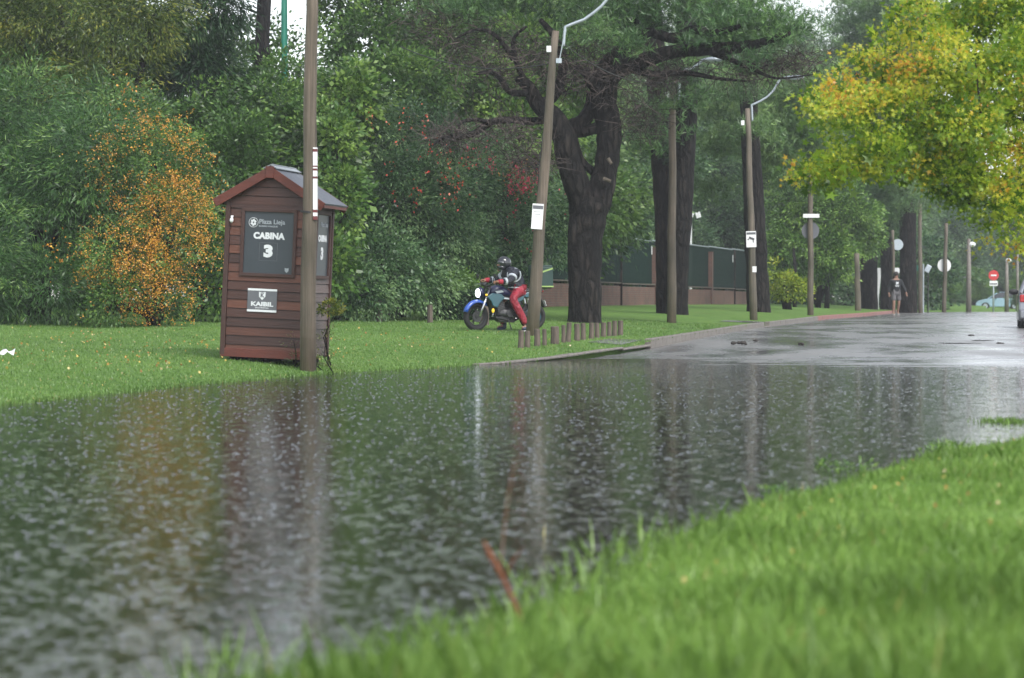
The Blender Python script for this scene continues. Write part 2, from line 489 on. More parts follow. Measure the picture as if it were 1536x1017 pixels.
def obj(name, bag, m, parent=None, smooth=False, bevel=0, label=None):
    me = bpy.data.meshes.new(name); me.from_pydata(bag.v, [], bag.f); me.update()
    import bmesh
    bm = bmesh.new(); bm.from_mesh(me); bmesh.ops.recalc_face_normals(bm, faces=bm.faces); bm.to_mesh(me); bm.free()
    o = link(name, me, m, parent, smooth)
    if bevel:
        b = o.modifiers.new('bevel', 'BEVEL'); b.width = bevel; b.segments = 2; b.limit_method = 'ANGLE'; b.angle_limit = R(40)
    if label: o['label'] = label
    return o

def tag(o, label, cat, group=None):
    o['label'] = label; o['category'] = cat
    if group: o['group'] = group
    return o

def thing(name, loc, label, cat, group=None, rot=(0, 0, 0)):
    o = bpy.data.objects.new(name, None); sc.collection.objects.link(o)
    o.empty_display_size = .2
    o.location = loc; o.rotation_euler = rot
    return tag(o, label, cat, group)

def copy_tree(o, parent=None):
    c = o.copy(); sc.collection.objects.link(c)
    if parent is not None: c.parent = parent
    for ch in list(o.children): copy_tree(ch, c)
    return c

def np_mesh(name, V, k, tint):
    """V: (n, k, 3) separate k-gons, one tint each"""
    n = len(V); me = bpy.data.meshes.new(name)
    me.vertices.add(n * k); me.vertices.foreach_set('co', V.astype(np.float32).ravel())
    me.loops.add(n * k); me.loops.foreach_set('vertex_index', np.arange(n * k, dtype=np.int32))
    me.polygons.add(n); me.polygons.foreach_set('loop_start', np.arange(0, n * k, k, dtype=np.int32))
    a = me.attributes.new('tint', 'FLOAT', 'POINT')
    a.data.foreach_set('value', np.repeat(np.clip(tint, 0, 1), k).astype(np.float32))
    me.update(calc_edges=True)
    return me

def unit(v): return v / np.maximum(np.linalg.norm(v, axis=1, keepdims=True), 1e-6)

def leaves(pos, direc, length, width, rng, tint):
    """diamond leaves growing from pos along direc; returns V, tint"""
    n = len(pos)
    direc = unit(direc)
    side = unit(np.cross(direc, rng.normal(size=(n, 3))))
    nrm = np.cross(direc, side)
    L = (length * rng.uniform(.6, 1.3, n))[:, None]; W = (width * rng.uniform(.7, 1.25, n))[:, None]
    V = np.stack([pos, pos + direc * L * .45 + side * W * .5 + nrm * W * .12, pos + direc * L, pos + direc * L * .45 - side * W * .5 + nrm * W * .12], axis=1)
    return V, tint

def star_leaves(pos, direc, size, rng, tint):
    """five lobed leaves as ten cornered polygons"""
    n = len(pos); direc = unit(direc)
    side = unit(np.cross(direc, rng.normal(size=(n, 3))))
    S = (size * rng.uniform(.6, 1.25, n))[:, None]
    V = []
    for i in range(10):
        th = math.pi * i / 5
        r = (1.0 if i % 2 == 0 else .42) * (1.0 if i in (0, 2, 8) else .8)
        V.append(pos + (direc * math.cos(th) + side * math.sin(th)) * r * S * .5 + direc * S * .4)
    return np.stack(V, axis=1), tint

def crown(blobs, per_m2, leaf, rng, droop=.3, cl=.35, per=30, shell=(.55, 1.03), back=.4, kind='diamond', tint_bias=0., flat=.7, tgrad=0.):
    """blobs: (cx,cy,cz,rx,ry,rz). Clusters sit through the outer shell of each blob, leaves gather round the clusters."""
    PO, DI, TI = [], [], []
    for (cx, cy, cz, ax, ay, az) in blobs:
        area = 4 * math.pi * ((ax * ay) ** 1.6 / 3 + (ax * az) ** 1.6 / 3 + (ay * az) ** 1.6 / 3) ** (1 / 1.6)
        nc = max(6, int(area * per_m2))
        d = unit(rng.normal(size=(nc, 3)))
        keep = (d[:, 1] < .25) | (rng.random(nc) < back)
        d = d[keep]; nc = len(d)
        # lumps: noise on the radius so that the outline is uneven
        lump = 1 + .16 * np.sin(d[:, 0] * 5 + cx) * np.sin(d[:, 2] * 6 + cz) + .10 * np.sin(d[:, 2] * 13 + d[:, 0] * 11 + cx * 3)
        rr = (rng.uniform(shell[0], shell[1], nc) ** .6) * lump * np.where(rng.random(nc) < .12, 1.13, 1.0)
        c = np.array([cx, cy, cz]) + d * np.array([ax, ay, az]) * rr[:, None]
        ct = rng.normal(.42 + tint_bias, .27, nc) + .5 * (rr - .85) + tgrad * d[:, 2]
        m = np.maximum(3, (per * rng.uniform(.5, 1.5, nc)).astype(int))
        idx = np.repeat(np.arange(nc), m)
        g = rng.normal(size=(len(idx), 3)) * cl * .55
        g[:, 2] *= flat
        PO.append(c[idx] + g)
        dd = d[idx] * .9 + unit(g + 1e-5) * .8 + rng.normal(size=(len(idx), 3)) * .45
        dd[:, 2] -= droop
        DI.append(dd)
        TI.append(ct[idx] + rng.normal(0, .13, len(idx)))
    PO = np.concatenate(PO); DI = np.concatenate(DI); TI = np.concatenate(TI)
    gz = np.array([0.02])
    if kind == 'star': return star_leaves(PO, DI, leaf[0], rng, TI)
    return leaves(PO, DI, leaf[0], leaf[1], rng, TI)

def needle_crown(blobs, per_m3, rng, length=.22, n_needles=9, width=.016, tint_bias=.12):
    """pine needle tufts: each tuft a fan of thin blades"""
    VV, TT = [], []
    for (cx, cy, cz, ax, ay, az) in blobs:
        nc = max(4, int(ax * ay * az * 4.19 * per_m3 * 0.05))
        cc = unit(rng.normal(size=(nc, 3))) * (rng.random(nc) ** .4)[:, None] * np.array([ax, ay, az]) + np.array([cx, cy, cz])
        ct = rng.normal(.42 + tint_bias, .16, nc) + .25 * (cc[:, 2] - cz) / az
        m = 20
        idx = np.repeat(np.arange(nc), m)
        pos = cc[idx] + rng.normal(size=(nc * m, 3)) * np.array([.26, .26, .16])
        up = unit(rng.normal(size=(nc * m, 3)) * .8 + np.array([0, 0, .7]))
        tt = ct[idx] + rng.normal(0, .1, nc * m)
        i2 = np.repeat(np.arange(nc * m), n_needles)
        dr = unit(up[i2] + rng.normal(size=(len(i2), 3)) * .55)
        sd = unit(np.cross(dr, rng.normal(size=(len(i2), 3)))) * width * .5
        L = (length * rng.uniform(.7, 1.2, len(i2)))[:, None]
        p = pos[i2]
        VV.append(np.stack([p - sd, p + sd, p + dr * L], axis=1)); TT.append(tt[i2])
    return np.concatenate(VV), np.concatenate(TT)

def twig_cloud(blobs, n, rng, length=.5, width=.014):
    VV, TT = [], []
    for (cx, cy, cz, ax, ay, az) in blobs:
        k = n
        p = unit(rng.normal(size=(k, 3))) * (rng.random(k) ** .5)[:, None] * np.array([ax, ay, az]) + np.array([cx, cy, cz])
        d = unit(rng.normal(size=(k, 3)) * np.array([1, 1, .7]))
        tt = rng.uniform(0, 1, k)
        for s_ in range(3):
            sd = unit(np.cross(d, rng.normal(size=(k, 3)))) * width * (1 - s_ * .28) * .5
            L = (length * .4 * rng.uniform(.6, 1.3, k))[:, None]
            q = p + d * L
            VV.append(np.stack([p - sd, p + sd, q + sd * .8, q - sd * .8], axis=1)); TT.append(tt)
            p = q; d = unit(d + rng.normal(size=(k, 3)) * .45)
    return np.concatenate(VV), np.concatenate(TT)

def foliage(name, VT, m, parent, origin=(0, 0, 0), stuff=True):
    V, T = VT
    V = V - np.array(origin)
    me = np_mesh(name, V, V.shape[1], T)
    o = link(name, me, m, parent)
    if stuff: o['kind'] = 'stuff'
    return o

def structure(o): o['kind'] = 'structure'; return o

# ------------------------------------------------------------ the setting: ground, road, water
def grid_sheet(name, ys, cols, m):
    """cols: list of functions y -> (x, z) arrays"""
    ys = np.array(ys, float); V = []
    for c in cols:
        x, z = c(ys); V.append(np.stack([x, ys, z], axis=1))
    V = np.stack(V, axis=1)           # ny, nx, 3
    ny, nx = V.shape[:2]
    f = []
    for i in range(ny - 1):
        for j in range(nx - 1):
            a = i * nx + j; f.append((a, a + 1, a + nx + 1, a + nx))
    me = bpy.data.meshes.new(name); me.from_pydata(V.reshape(-1, 3).tolist(), [], f); me.update()
    return structure(link(name, me, m, None, True))

YS = sorted(set(list(np.arange(-30, 4, 4.)) + list(np.arange(4, 26, .35)) + list(np.arange(26, 76, .5)) + list(np.arange(76, 136, 2.)) +
                [136, 137.4, 137.6, 139] + list(np.arange(142, 200, 6.)) + [220, 250, 300, 400, 600, 1000, 1800]))
us = [-600, -200, -100, -60, -40, -30, -24, -20] + list(np.arange(-18, -6, .8)) + list(np.arange(-6, -.2, .3)) + [-.16]
vs_ = [.02] + list(np.arange(.2, 8, .3)) + list(np.arange(8.5, 20, 1.5)) + [25, 35, 60, 100, 200, 600]
cols = [(lambda y, u=u: (kx(y) + u, left_z(np.full_like(y, u), y))) for u in us]
cols += [(lambda y, f=f, e=e: (lambda x: (x, mid_z(x, y)))(kx(y) * (1 - f) + rx(y) * f + e))
         for f, e in ((0, -.14), (0, .3), (.1, 0), (.2, 0), (.35, 0), (.5, 0), (.65, 0), (.8, 0), (.95, 0), (1, -.02))]
cols += [(lambda y, v=v: (rx(y) + v, right_z(np.full_like(y, v), y))) for v in vs_]
grid_sheet('ground', YS, cols, M['ground'])

road_ys = [y for y in YS if 38 <= y <= 137.4]
def puddle_relief(x, y):
    k = np.clip((y - 42) / 3, 0, 1) * np.clip((56 - y) / 6, 0, 1)
    f = np.clip((x - kx(y)) / (rx(y) - kx(y)), 0, 1)
    tilt = (-.085 * (1 - f) ** 2.5 + .012 * f) * np.clip((y - 40) / 4, 0, 1) * np.clip((66 - y) / 12, 0, 1)
    return tilt + k * 1.5 * (.009 * np.sin(x * 1.1 + .8 * np.sin(y * 1.7)) * np.sin(y * 2.3 + x * .35) + .007 * np.sin(y * 4.1 - x * .6) + .004 * np.sin(x * 3.7 + y * 1.3))
road_ys = sorted(set(road_ys + list(np.arange(43, 60, .2))))
rc = [(lambda y, f=f: (lambda x: (x, road_z(y) + puddle_relief(x, y) + .02 * math.sin(math.pi * f)))(kx(y) * (1 - f) + rx(y) * f)) for f in np.linspace(0, 1, 41)]
grid_sheet('road', road_ys, rc, M['road'])

wb = Bag().add([(-60, -20, 0), (60, -20, 0), (60, 50, 0), (-60, 50, 0)], [(0, 1, 2, 3)])
structure(obj('flood_water', wb, M['water']))

# kerb: separate stones with a dropped driveway and a drain notch
kerb = structure(bpy.data.objects.new('kerb', None)); sc.collection.objects.link(kerb)
y = 45.0
rk = random.Random(3)
while y < 135:
    L = .95 + y * .004
    ym = y + L / 2
    skip = ym < 56.4 or (73.6 < ym < 74.8)
    x0, x1 = float(kx(y)), float(kx(y + L))
    a = math.atan2(L, x1 - x0)
    ln = math.hypot(L, x1 - x0) - .012
    h = (.05 if skip else .27) + rk.uniform(-.008, .008)
    red = 88 < ym < 128
    bg_ = Bag().box((0, 0, 0), (ln, .15, h))
    k = obj('kerb_stone', bg_, M['concrete_red'] if red else M['concrete'], kerb, bevel=.018)
    zz = float(road_z(ym))
    k.location = ((x0 + x1) / 2 - .075, ym, zz + .135 - h / 2 if not skip else zz + (.02 if ym < 54.5 else -.01))
    k.rotation_euler = (rk.uniform(-.015, .015), -math.atan2(float(road_z(y + L) - road_z(y)), L) * 1, a + rk.uniform(-.01, .01))
    y += L
kerb['label'] = 'concrete kerb of separate stones along the left edge of the road, painted red at its far end'

# small concrete apron where the kerb drops
def apron(y0, y1, w):
    vs = []
    for yy in np.linspace(y0, y1, 5):
        for f in (0, .5, 1):
            u = -.15 - w * f
            xx = float(kx(yy)) + u
            vs.append((xx, yy, max(ground_z(xx, yy), float(road_z(yy)) + .02) + .012))
    fs = [(i * 3 + j, i * 3 + j + 1, i * 3 + j + 4, i * 3 + j + 3) for i in range(4) for j in range(2)]
    structure(obj('driveway_apron', Bag().add(vs, fs), M['road']))
apron(54.6, 56.4, .7); apron(73.4, 75.0, 1.1)

# ------------------------------------------------------------ text and skin helpers
def text(name, s, size, loc, parent, m, align='CENTER', bold=0., rot=(R(90), 0, 0), extr=.0015, stretch=1.0, label=None):
    c = bpy.data.curves.new(name, 'FONT'); c.body = s; c.size = size; c.align_x = align; c.align_y = 'CENTER'
    c.extrude = extr; c.offset = bold; c.resolution_u = 3; c.space_character = 1 + bold * 6
    t = bpy.data.objects.new('t', c); sc.collection.objects.link(t)
    bpy.context.view_layer.update()
    me = bpy.data.meshes.new_from_object(t.evaluated_get(bpy.context.evaluated_depsgraph_get()))
    bpy.data.objects.remove(t)
    o = link(name, me, None, parent)
    me.materials.clear(); me.materials.append(m)
    o.location = loc; o.rotation_euler = rot; o.scale = (stretch, 1, 1)
    if label: o['label'] = label
    return o

def skin_mesh(name, verts, edges, rad, sub=2, m=None, parent=None, root=0):
    me = bpy.data.meshes.new('tmp'); me.from_pydata(verts, edges, []); me.update()
    t = bpy.data.objects.new('tmp', me); sc.collection.objects.link(t)
    s = t.modifiers.new('s', 'SKIN'); s.use_smooth_shade = True
    sv = me.skin_vertices[0].data
    for i, r in enumerate(rad):
        sv[i].radius = r if hasattr(r, '__len__') else (r, r)
        sv[i].use_root = (i == root)
    u = t.modifiers.new('u', 'SUBSURF'); u.levels = sub; u.render_levels = sub
    bpy.context.view_layer.update()
    out = bpy.data.meshes.new_from_object(t.evaluated_get(bpy.context.evaluated_depsgraph_get()))
    bpy.data.objects.remove(t)
    out.materials.clear()
    return link(name, out, m, parent, True)

# ------------------------------------------------------------ the wooden cabin
def build_cabin():
    b0 = on_ground(392, 41.0)
    t = thing('wooden_cabin', (b0.x + .20, b0.y, b0.z + .0), 'leaning narrow brown wooden cabin with pitched grey roof and CABINA 3 board on the lawn', 'cabin',
              rot=(0, R(2.6), R(-11)))
    W, D, H = 1.34, 1.16, 2.40
    hw, hd = W / 2, D / 2
    rk = random.Random(5)
    # inner shell so that no light shows through the joints, and skids
    obj('inner_shell', Bag().box((0, 0, .10 + H / 2 - .05), (W - .09, D - .09, H - .16)), M['black_metal'], t)
    for x in (-.5, 0, .5):
        obj('skid', Bag().box((x, 0, .035), (.12, D - .1, .09)), M['bark_dark'], t)
    ph = .138
    def plank(x0, x1, z, h, face, m):
        w = x1 - x0; o = rk.uniform(-.003, .003)
        bg = Bag()
        # lapped board: thicker at its lower edge
        hh = h / 2 - .004
        if face == 'front': y0 = -hd
        prof = [(0, -hh), (-.030 + o, -hh), (-.014 + o, hh), (0, hh)]
        if face == 'front':
            vs = [(x, -hd + .02 + p[0], z + p[1]) for x in (x0, x1) for p in prof]
        elif face == 'right':
            vs = [(hw - .02 - p[0], x, z + p[1]) for x in (x0, x1) for p in prof]
        elif face == 'left':
            vs = [(-hw + .02 + p[0], x, z + p[1]) for x in (x0, x1) for p in prof]
        else:
            vs = [(x, hd - .02 - p[0], z + p[1]) for x in (x0, x1) for p in prof]
        fs = [(0, 1, 2, 3), (4, 5, 6, 7), (0, 1, 5, 4), (1, 2, 6, 5), (2, 3, 7, 6), (3, 0, 4, 7)]
        bg.add(vs, fs)
        return obj('plank', bg, m, t)
    z0, n = .10, 17
    wx0, wx1, wz0, wz1 = -.385, .385, 1.31, 2.29
    for i in range(n):
        zc = z0 + ph * (i + .5)
        if zc > 2.42: break
        if wz0 - .02 < zc < wz1 + .02:
            plank(-hw + .055, wx0 - .05, zc, ph, 'front', M['plank']); plank(wx1 + .05, hw - .055, zc, ph, 'front', M['plank'])
            plank(-hd + .055, -.44, zc, ph, 'right', M['plank_side']); plank(.44, hd - .055, zc, ph, 'right', M['plank_side'])
        else:
            plank(-hw + .055, hw - .055, zc, ph, 'front', M['plank'])
            plank(-hd + .055, hd - .055, zc, ph, 'right', M['plank_side'])
        plank(-hd + .055, hd - .055, zc, ph, 'left', M['plank'])
        plank(-hw + .055, hw - .055, zc, ph, 'back', M['plank'])
    # gable planks
    rise = .52; slope = rise / (hw + .19); ez = 2.40
    for i in range(4):
        zc = z0 + ph * (16.9 + i) - .0
        zt = zc + ph * .5
        zb = zc - ph * .5 + .004; zt -= .004
        ht = max(.01, min(hw - .02, hw + .10 - (zt - ez) / slope)); hb = max(.01, min(hw - .02, hw + .10 - (zb - ez) / slope))
        for yb, sg in ((-hd + .02, -1), (hd - .02, 1)):
            vs = [(-hb, yb, zb), (hb, yb, zb), (ht, yb, zt), (-ht, yb, zt), (-hb, yb + sg * .03, zb), (hb, yb + sg * .03, zb), (ht, yb + sg * .014, zt), (-ht, yb + sg * .014, zt)]
            obj('plank', Bag().add(vs, [(0, 1, 2, 3), (4, 5, 6, 7), (0, 1, 5, 4), (1, 2, 6, 5), (2, 3, 7, 6), (3, 0, 4, 7)]), M['plank'], t)
    for sx in (-1, 1):
        for sy in (-1, 1):
            obj('corner_board', Bag().box((sx * (hw - .012), sy * (hd - .012), 1.26), (.075, .075, 2.36)), M['window_trim'], t, bevel=.004)
    obj('base_board', Bag().box((0, -hd - .002, .115), (W + .03, .045, .13)), M['fascia_wood'], t, bevel=.004)
    # front board in its frame
    def framed(face):
        f = Bag()
        a, b_, c, d = wx0, wx1, wz0, wz1
        yy = -hd - .012
        for (cx, cz, sx, sz) in ((0, c, b_ - a + .10, .05), (0, d, b_ - a + .10, .05), (a - .025, (c + d) / 2, .05, d - c - .05), (b_ + .025, (c + d) / 2, .05, d - c - .05)):
            f.box((cx, yy, cz), (sx, .05, sz))
        fr = obj('board_frame', f, M['window_trim'], t, bevel=.004)
        p = obj('sign_board', Bag().box((0, yy + .014, (c + d) / 2), (b_ - a, .02, d - c - .05)), M['sign_dark'], t, label='dark blue grey board reading Plaza Lieja, CABINA, 3')
        return fr, p, yy
    fr, p, yy = framed('front')
    yt = yy + .002
    # logo: ring with facets
    lg = Bag()
    lg.ring((-.250, yt, 2.10), (0, 1, 0), .072, .0035, 24, 4)
    for i in range(6):
        a = i * math.pi / 3 + .3
        cx, cz = -.250 + .028 * math.cos(a), 2.10 + .034 * math.sin(a)
        lg.add([(cx + .024 * math.cos(a + q), yt, cz + .026 * math.sin(a + q)) for q in (0, 1.3, 2.6, 4.2)], [(0, 1, 2, 3)])
    obj('logo', lg, M['white_letter'], p)
    text('lettering', 'Plaza Lieja', .098, (-.165, yt, 2.115), p, M['grey_letter'], 'LEFT', .002)
    text('lettering', 'BARRIO PARQUE', .030, (-.165, yt, 2.048), p, M['grey_letter'], 'LEFT', .001, stretch=1.3)
    text('lettering', 'CABINA', .128, (.0, yt, 1.90), p, M['white_letter'], bold=.0075)
    bx = Bag()
    for (cx, cz, sx, sz) in ((0, 1.80, .28, .004), (0, 1.53, .28, .004), (-.14, 1.665, .004, .266), (.14, 1.665, .004, .266)):
        bx.box((cx, yt, cz), (sx, .003, sz))
    obj('number_frame', bx, M['grey_print'], p)
    text('lettering', '3', .235, (0, yt, 1.665), p, M['white_letter'], bold=.015, stretch=1.25)
    sh = [(-.035, .04), (0, .03), (.035, .04), (.033, -.01), (0, -.045), (-.033, -.01)]
    def shield(cx, cz, k, par, m, y_):
        return obj('shield_emblem', Bag().add([(cx + a * k, y_, cz + b_ * k) for a, b_ in sh], [(0, 1, 2, 3, 4, 5)]), m, par)
    shield(.30, 1.395, .9, p, M['grey_letter'], yt)
    # right side board
    yy2 = hw + .012
    f = Bag()
    for (cy, cz, sy, sz) in ((0, wz0, .80, .05), (0, wz1, .80, .05), (-.39, 1.80, .05, .93), (.39, 1.80, .05, .93)):
        f.box((yy2, cy, cz), (.05, sy, sz))
    obj('board_frame', f, M['window_trim'], t, bevel=.004)
    p2 = obj('sign_board', Bag().box((yy2 - .014, 0, 1.80), (.02, .73, .93)), M['sign_dark'], t)
    rr = (R(90), 0, R(90))
    text('lettering', 'Plaza Lieja', .098, (yy2, -.12, 2.115), p2, M['grey_letter'], 'LEFT', .002, rr)
    text('lettering', 'CABINA', .128, (yy2, .0, 1.90), p2, M['white_letter'], bold=.0085, rot=rr)
    text('lettering', '3', .235, (yy2, .0, 1.665), p2, M['white_letter'], bold=.015, rot=rr, stretch=1.25)
    # small company plate under the board
    pl = obj('company_plate', Bag().box((-.06, -hd - .018, .925), (.46, .012, .35)), M['grey_print'], t, label='grey plate with white bands reading KAIBIL')
    for z in (1.085, .765):
        obj('white_band', Bag().box((-.06, -hd - .0255, z), (.46, .003, .032)), M['white_letter'], pl)
    shield(-.06, .995, 1.5, pl, M['white_letter'], -hd - .026)
    text('lettering', 'K', .085, (-.06, -hd - .0275, 1.0), pl, M['grey_print'], bold=.004)
    text('lettering', 'KAIBIL', .088, (-.06, -hd - .0265, .865), pl, M['white_letter'], bold=.004, stretch=1.35)
    text('lettering', 'SEGURIDAD', .026, (-.06, -hd - .0265, .810), pl, M['white_letter'], bold=.0005, stretch=1.5)
    # small wall light
    wl = obj('wall_light', Bag().box((-.585, -hd - .03, 2.17), (.035, .03, .04)).ball((-.585, -hd - .05, 2.12), (.03, .03, .04)), M['white_board'], t, smooth=True)
    # roof: two felt slopes, fascia boards, ridge cap
    ov, oy = .19, .10
    ez = 2.40; az = ez + rise
    for s in (-1, 1):
        L = math.hypot(hw + ov, rise); a = math.atan2(rise, hw + ov)
        c = Vector((s * (hw + ov) / 2, .02, (ez + az) / 2 + .02))
        rot = Matrix.Rotation(s * a, 3, 'Y')
        obj('roof_slope', Bag().box(c, (L + .02, D + 2 * oy, .035), rot), M['roof_felt'], t, bevel=.006)
        for sy in (-1, 1):
            c2 = Vector((s * (hw + ov) / 2, .02 + sy * (hd + oy + .012), (ez + az) / 2 - .035))
            obj('fascia_board', Bag().box(c2, (L - .02, .028, .13), rot), M['fascia_wood'], t, bevel=.005)
        obj('eave_board', Bag().box((s * (hw + ov - .01), .02, ez - .005), (.025, D + 2 * oy - .02, .07)), M['fascia_wood'], t)
    obj('ridge_cap', Bag().box((-.045, .02, az + .035), (.15, D + 2 * oy + .02, .012), Matrix.Rotation(-.45, 3, 'Y')).box((.052, .02, az + .033), (.13, D + 2 * oy + .02, .012), Matrix.Rotation(.5, 3, 'Y')), M['ridge_metal'], t)
    obj('apex_block', Bag().box((0, .02 - hd - oy - .03, az - .055), (.13, .03, .18)), M['fascia_wood'], t, bevel=.006)
    return t
build_cabin()

# ------------------------------------------------------------ posts and street lamps
def seg_px(pts, d):
    return [P(a, b, d) for a, b in pts]

def wooden_post(base_px, base_py, top_px, top_py, r0, r1, label, cat='lamp post', group=None, name='street_lamp', m='pole_wood', d=None, moss=False):
    b = on_ground(base_px, d) if d else drop(base_px, base_py)
    D = b.y
    top = P(top_px, top_py, D)
    t = thing(name, b, label, cat, group)
    v = top - b
    n = 9
    pts = [Vector((0, 0, -.3)) if i == 0 else v * (i / (n - 1)) + Vector((.012 * math.sin(i * 1.7 + D), 0, 0)) for i in range(n)]
    rr = [r0 * (1 - i / (n - 1)) + r1 * i / (n - 1) for i in range(n)]
    obj('post', Bag().tube(pts, rr, 14), M[m], t, smooth=True)
    return t, b, D

def rel(pts, b): return [p - b for p in pts]

LG = 'wooden lamp posts along the kerb'
# nearest post at the water's edge
t1, b1, D1 = wooden_post(462, 557, 468.5, -60, .125, .085, 'thick upright wooden post at the water edge, in front of the cabin', 'post', LG, 'wooden_post')
s = t1
zA, zB = Z(330, D1) - b1.z, Z(222, D1) - b1.z
xs = X(473.5, D1) - b1.x
pl = obj('notice_plate', Bag().box((xs, -.03, (zA + zB) / 2), (.060, .16, zB - zA)), M['white_board'], s, label='narrow white notice strip seen almost edge on')
for z0, z1 in ((.02, .06), (.25, .27), (.29, .32), (.40, .43), (.86, .90), (.95, 1.0)):
    h = zB - zA
    obj('print_band', Bag().box((xs, -.03, zB - (z0 + z1) / 2 * h), (.062, .162, (z1 - z0) * h)), M['maroon_print'], pl)
obj('strap', Bag().tube([(.0, 0, zA + .1), (.004, 0, zA + .13)], .118, 16), M['black_metal'], s)

def lamp_arm(t, b, D, pts, r=.03, head=None):
    P3 = rel(seg_px(pts, D), b)
    # smooth the polyline
    q = []
    for i in range(len(P3) - 1):
        for k in range(4): q.append(P3[i].lerp(P3[i + 1], k / 4))
    q.append(P3[-1])
    a = obj('bracket_arm', Bag().tube(q, r, 8), M['galvanised'], t, smooth=True)
    d = (P3[-1] - P3[-2]).normalized(); e = P3[-1]
    hd = Bag()
    rot = Vector((1, 0, 0)).rotation_difference(Vector((1, 0, .08))).to_matrix()
    hd.ball(e + Vector((.25, 0, 0)), (.34, .13, .075), 14, 8, rot)
    obj('lamp_head', hd, M['galvanised'], t, smooth=True)
    return a

def box_on(t, b, D, px, py, w, h, m='white_board', name='junction_box', off=-.12):
    c = P(px, py, D) - b
    return obj(name, Bag().box((c.x, off, c.z), (w, .07, h)), M[m], t, bevel=.008)

# post beside the motorcycle, leaning right
t2, b2, D2 = wooden_post(797, 505, 833, 47, .145, .075, 'leaning wooden lamp post in front of the motorcycle, white notice at mid height', 'lamp post', LG, d=56.0)
lamp_arm(t2, b2, D2, [(845, 70), (846, 56), (848, 41), (860, 36), (876, 30), (890, 20), (902, 10), (912, -2), (920, -14)], .032)
box_on(t2, b2, D2, 823, 75, .10, .13)
obj('insulator', Bag().box((X(838, D2) - b2.x, -.05, Z(92, D2) - b2.z), (.12, .05, .10)).tube([(X(838, D2) - b2.x, -.05, Z(96, D2) - b2.z), (X(845, D2) - b2.x, -.05, Z(60, D2) - b2.z)], .012, 6), M['galvanised'], t2)
def notice(t, b, D, px, py0, py1, w, tilt=0., cam_icon=False):
    c = P(px, (py0 + py1) / 2, D) - b; h = (py1 - py0) / F * D
    rot = Matrix.Rotation(tilt, 3, 'Y')
    pl = obj('notice_plate', Bag().box((c.x, -.14, c.z), (w, .012, h), rot), M['white_board'], t)
    o1 = rot @ Vector((0, 0, h * .36)); 
    obj('print_band', Bag().box((c.x + o1.x, -.148, c.z + o1.z), (w * .92, .004, h * .14), rot), M['grey_print'], pl)
    for k, f in enumerate((.18, .08, -.02)):
        o2 = rot @ Vector((0, 0, h * f))
        if not cam_icon:
            obj('print_line', Bag().box((c.x + o2.x, -.147, c.z + o2.z), (w * (.7 - .15 * k), .003, h * .012), rot), M['grey_print'], pl)
    if cam_icon:
        q = Bag().box((c.x + .01, -.148, c.z + .02), (w * .55, .004, h * .14), Matrix.Rotation(.35, 3, 'Y')).box((c.x + .06, -.148, c.z - .05), (w * .10, .004, h * .2)).box((c.x - w * .3, -.148, c.z - .01), (w * .14, .004, h * .08))
        obj('camera_pictogram', q, M['dark_print'], pl)
    return pl
notice(t2, b2, D2, 806, 306, 344, .235, .07)

t3, b3, D3 = wooden_post(1007, 494, 1009, 118, .125, .085, 'plain straight wooden lamp post in front of the paired pine trunks', 'lamp post', LG, d=69)
lamp_arm(t3, b3, D3, [(1018, 150), (1018.5, 130), (1019, 111), (1028, 105), (1038, 103), (1047, 97), (1055, 90)], .032)
box_on(t3, b3, D3, 1000, 143, .10, .14)
t4, b4, D4 = wooden_post(1131, 480, 1121, 163, .115, .075, 'wooden lamp post with white camera notice beside the third pine trunk', 'lamp post', LG, m='pole_wood_grey')
lamp_arm(t4, b4, D4, [(1128, 182), (1127.5, 170), (1127, 158), (1140, 152), (1150, 146), (1160, 136), (1166, 125), (1170, 119), (1176, 117)], .032)
box_on(t4, b4, D4, 1113, 185, .10, .14)
notice(t4, b4, D4, 1126, 347, 371, .29, -.03, True)
c = P(1131, 404, D4) - b4
obj('paper_sticker', Bag().box((c.x, -.11, c.z), (.12, .01, .17)), M['white_board'], t4)
t5, b5, D5 = wooden_post(1216, 473, 1215, 250, .11, .08, 'grey wooden post with round sign and small white plate among light green trees', 'post', LG, 'wooden_post', m='pole_wood_grey')
c = P(1216, 346, D5) - b5
obj('round_sign', Bag().tube([(c.x, .12, c.z), (c.x, .14, c.z)], .30, 28), M['grey_print'], t5)
obj('name_plate', Bag().box((c.x, -.12, c.z + .50), (.55, .02, .13)), M['white_board'], t5)
for (px, py0, py1, r, lab, dd) in ((1287, 462, 380, .14, 'short thick wooden post standing on the verge left of the dark far trunks', 118),
                              (1341, 462, 345, .08, 'slim wooden post with oval sign above the walking person', 124),
                              (1381, 464, 300, .11, 'tall wooden post standing right of the walking person', 128),
                              (1416, 467, 335, .11, 'wooden post carrying a round white sign at the end of the road', 134)):
    tt, bb, DD = wooden_post(px, py0, px + (-2 if px < 1400 else 3), py1, r, r * .8, lab, 'post', LG, 'wooden_post', m='pole_wood_grey', d=dd)
    if px == 1341:
        obj('oval_sign', Bag().tube([(.16, -.02, Z(367, DD) - bb.z), (.16, 0, Z(367, DD) - bb.z)], .26, 24), M['galvanised'], tt)
    if px == 1416:
        obj('round_sign', Bag().tube([(0.03, .13, Z(398, DD) - bb.z), (0.03, .16, Z(398, DD) - bb.z)], .34, 28), M['white_board'], tt)

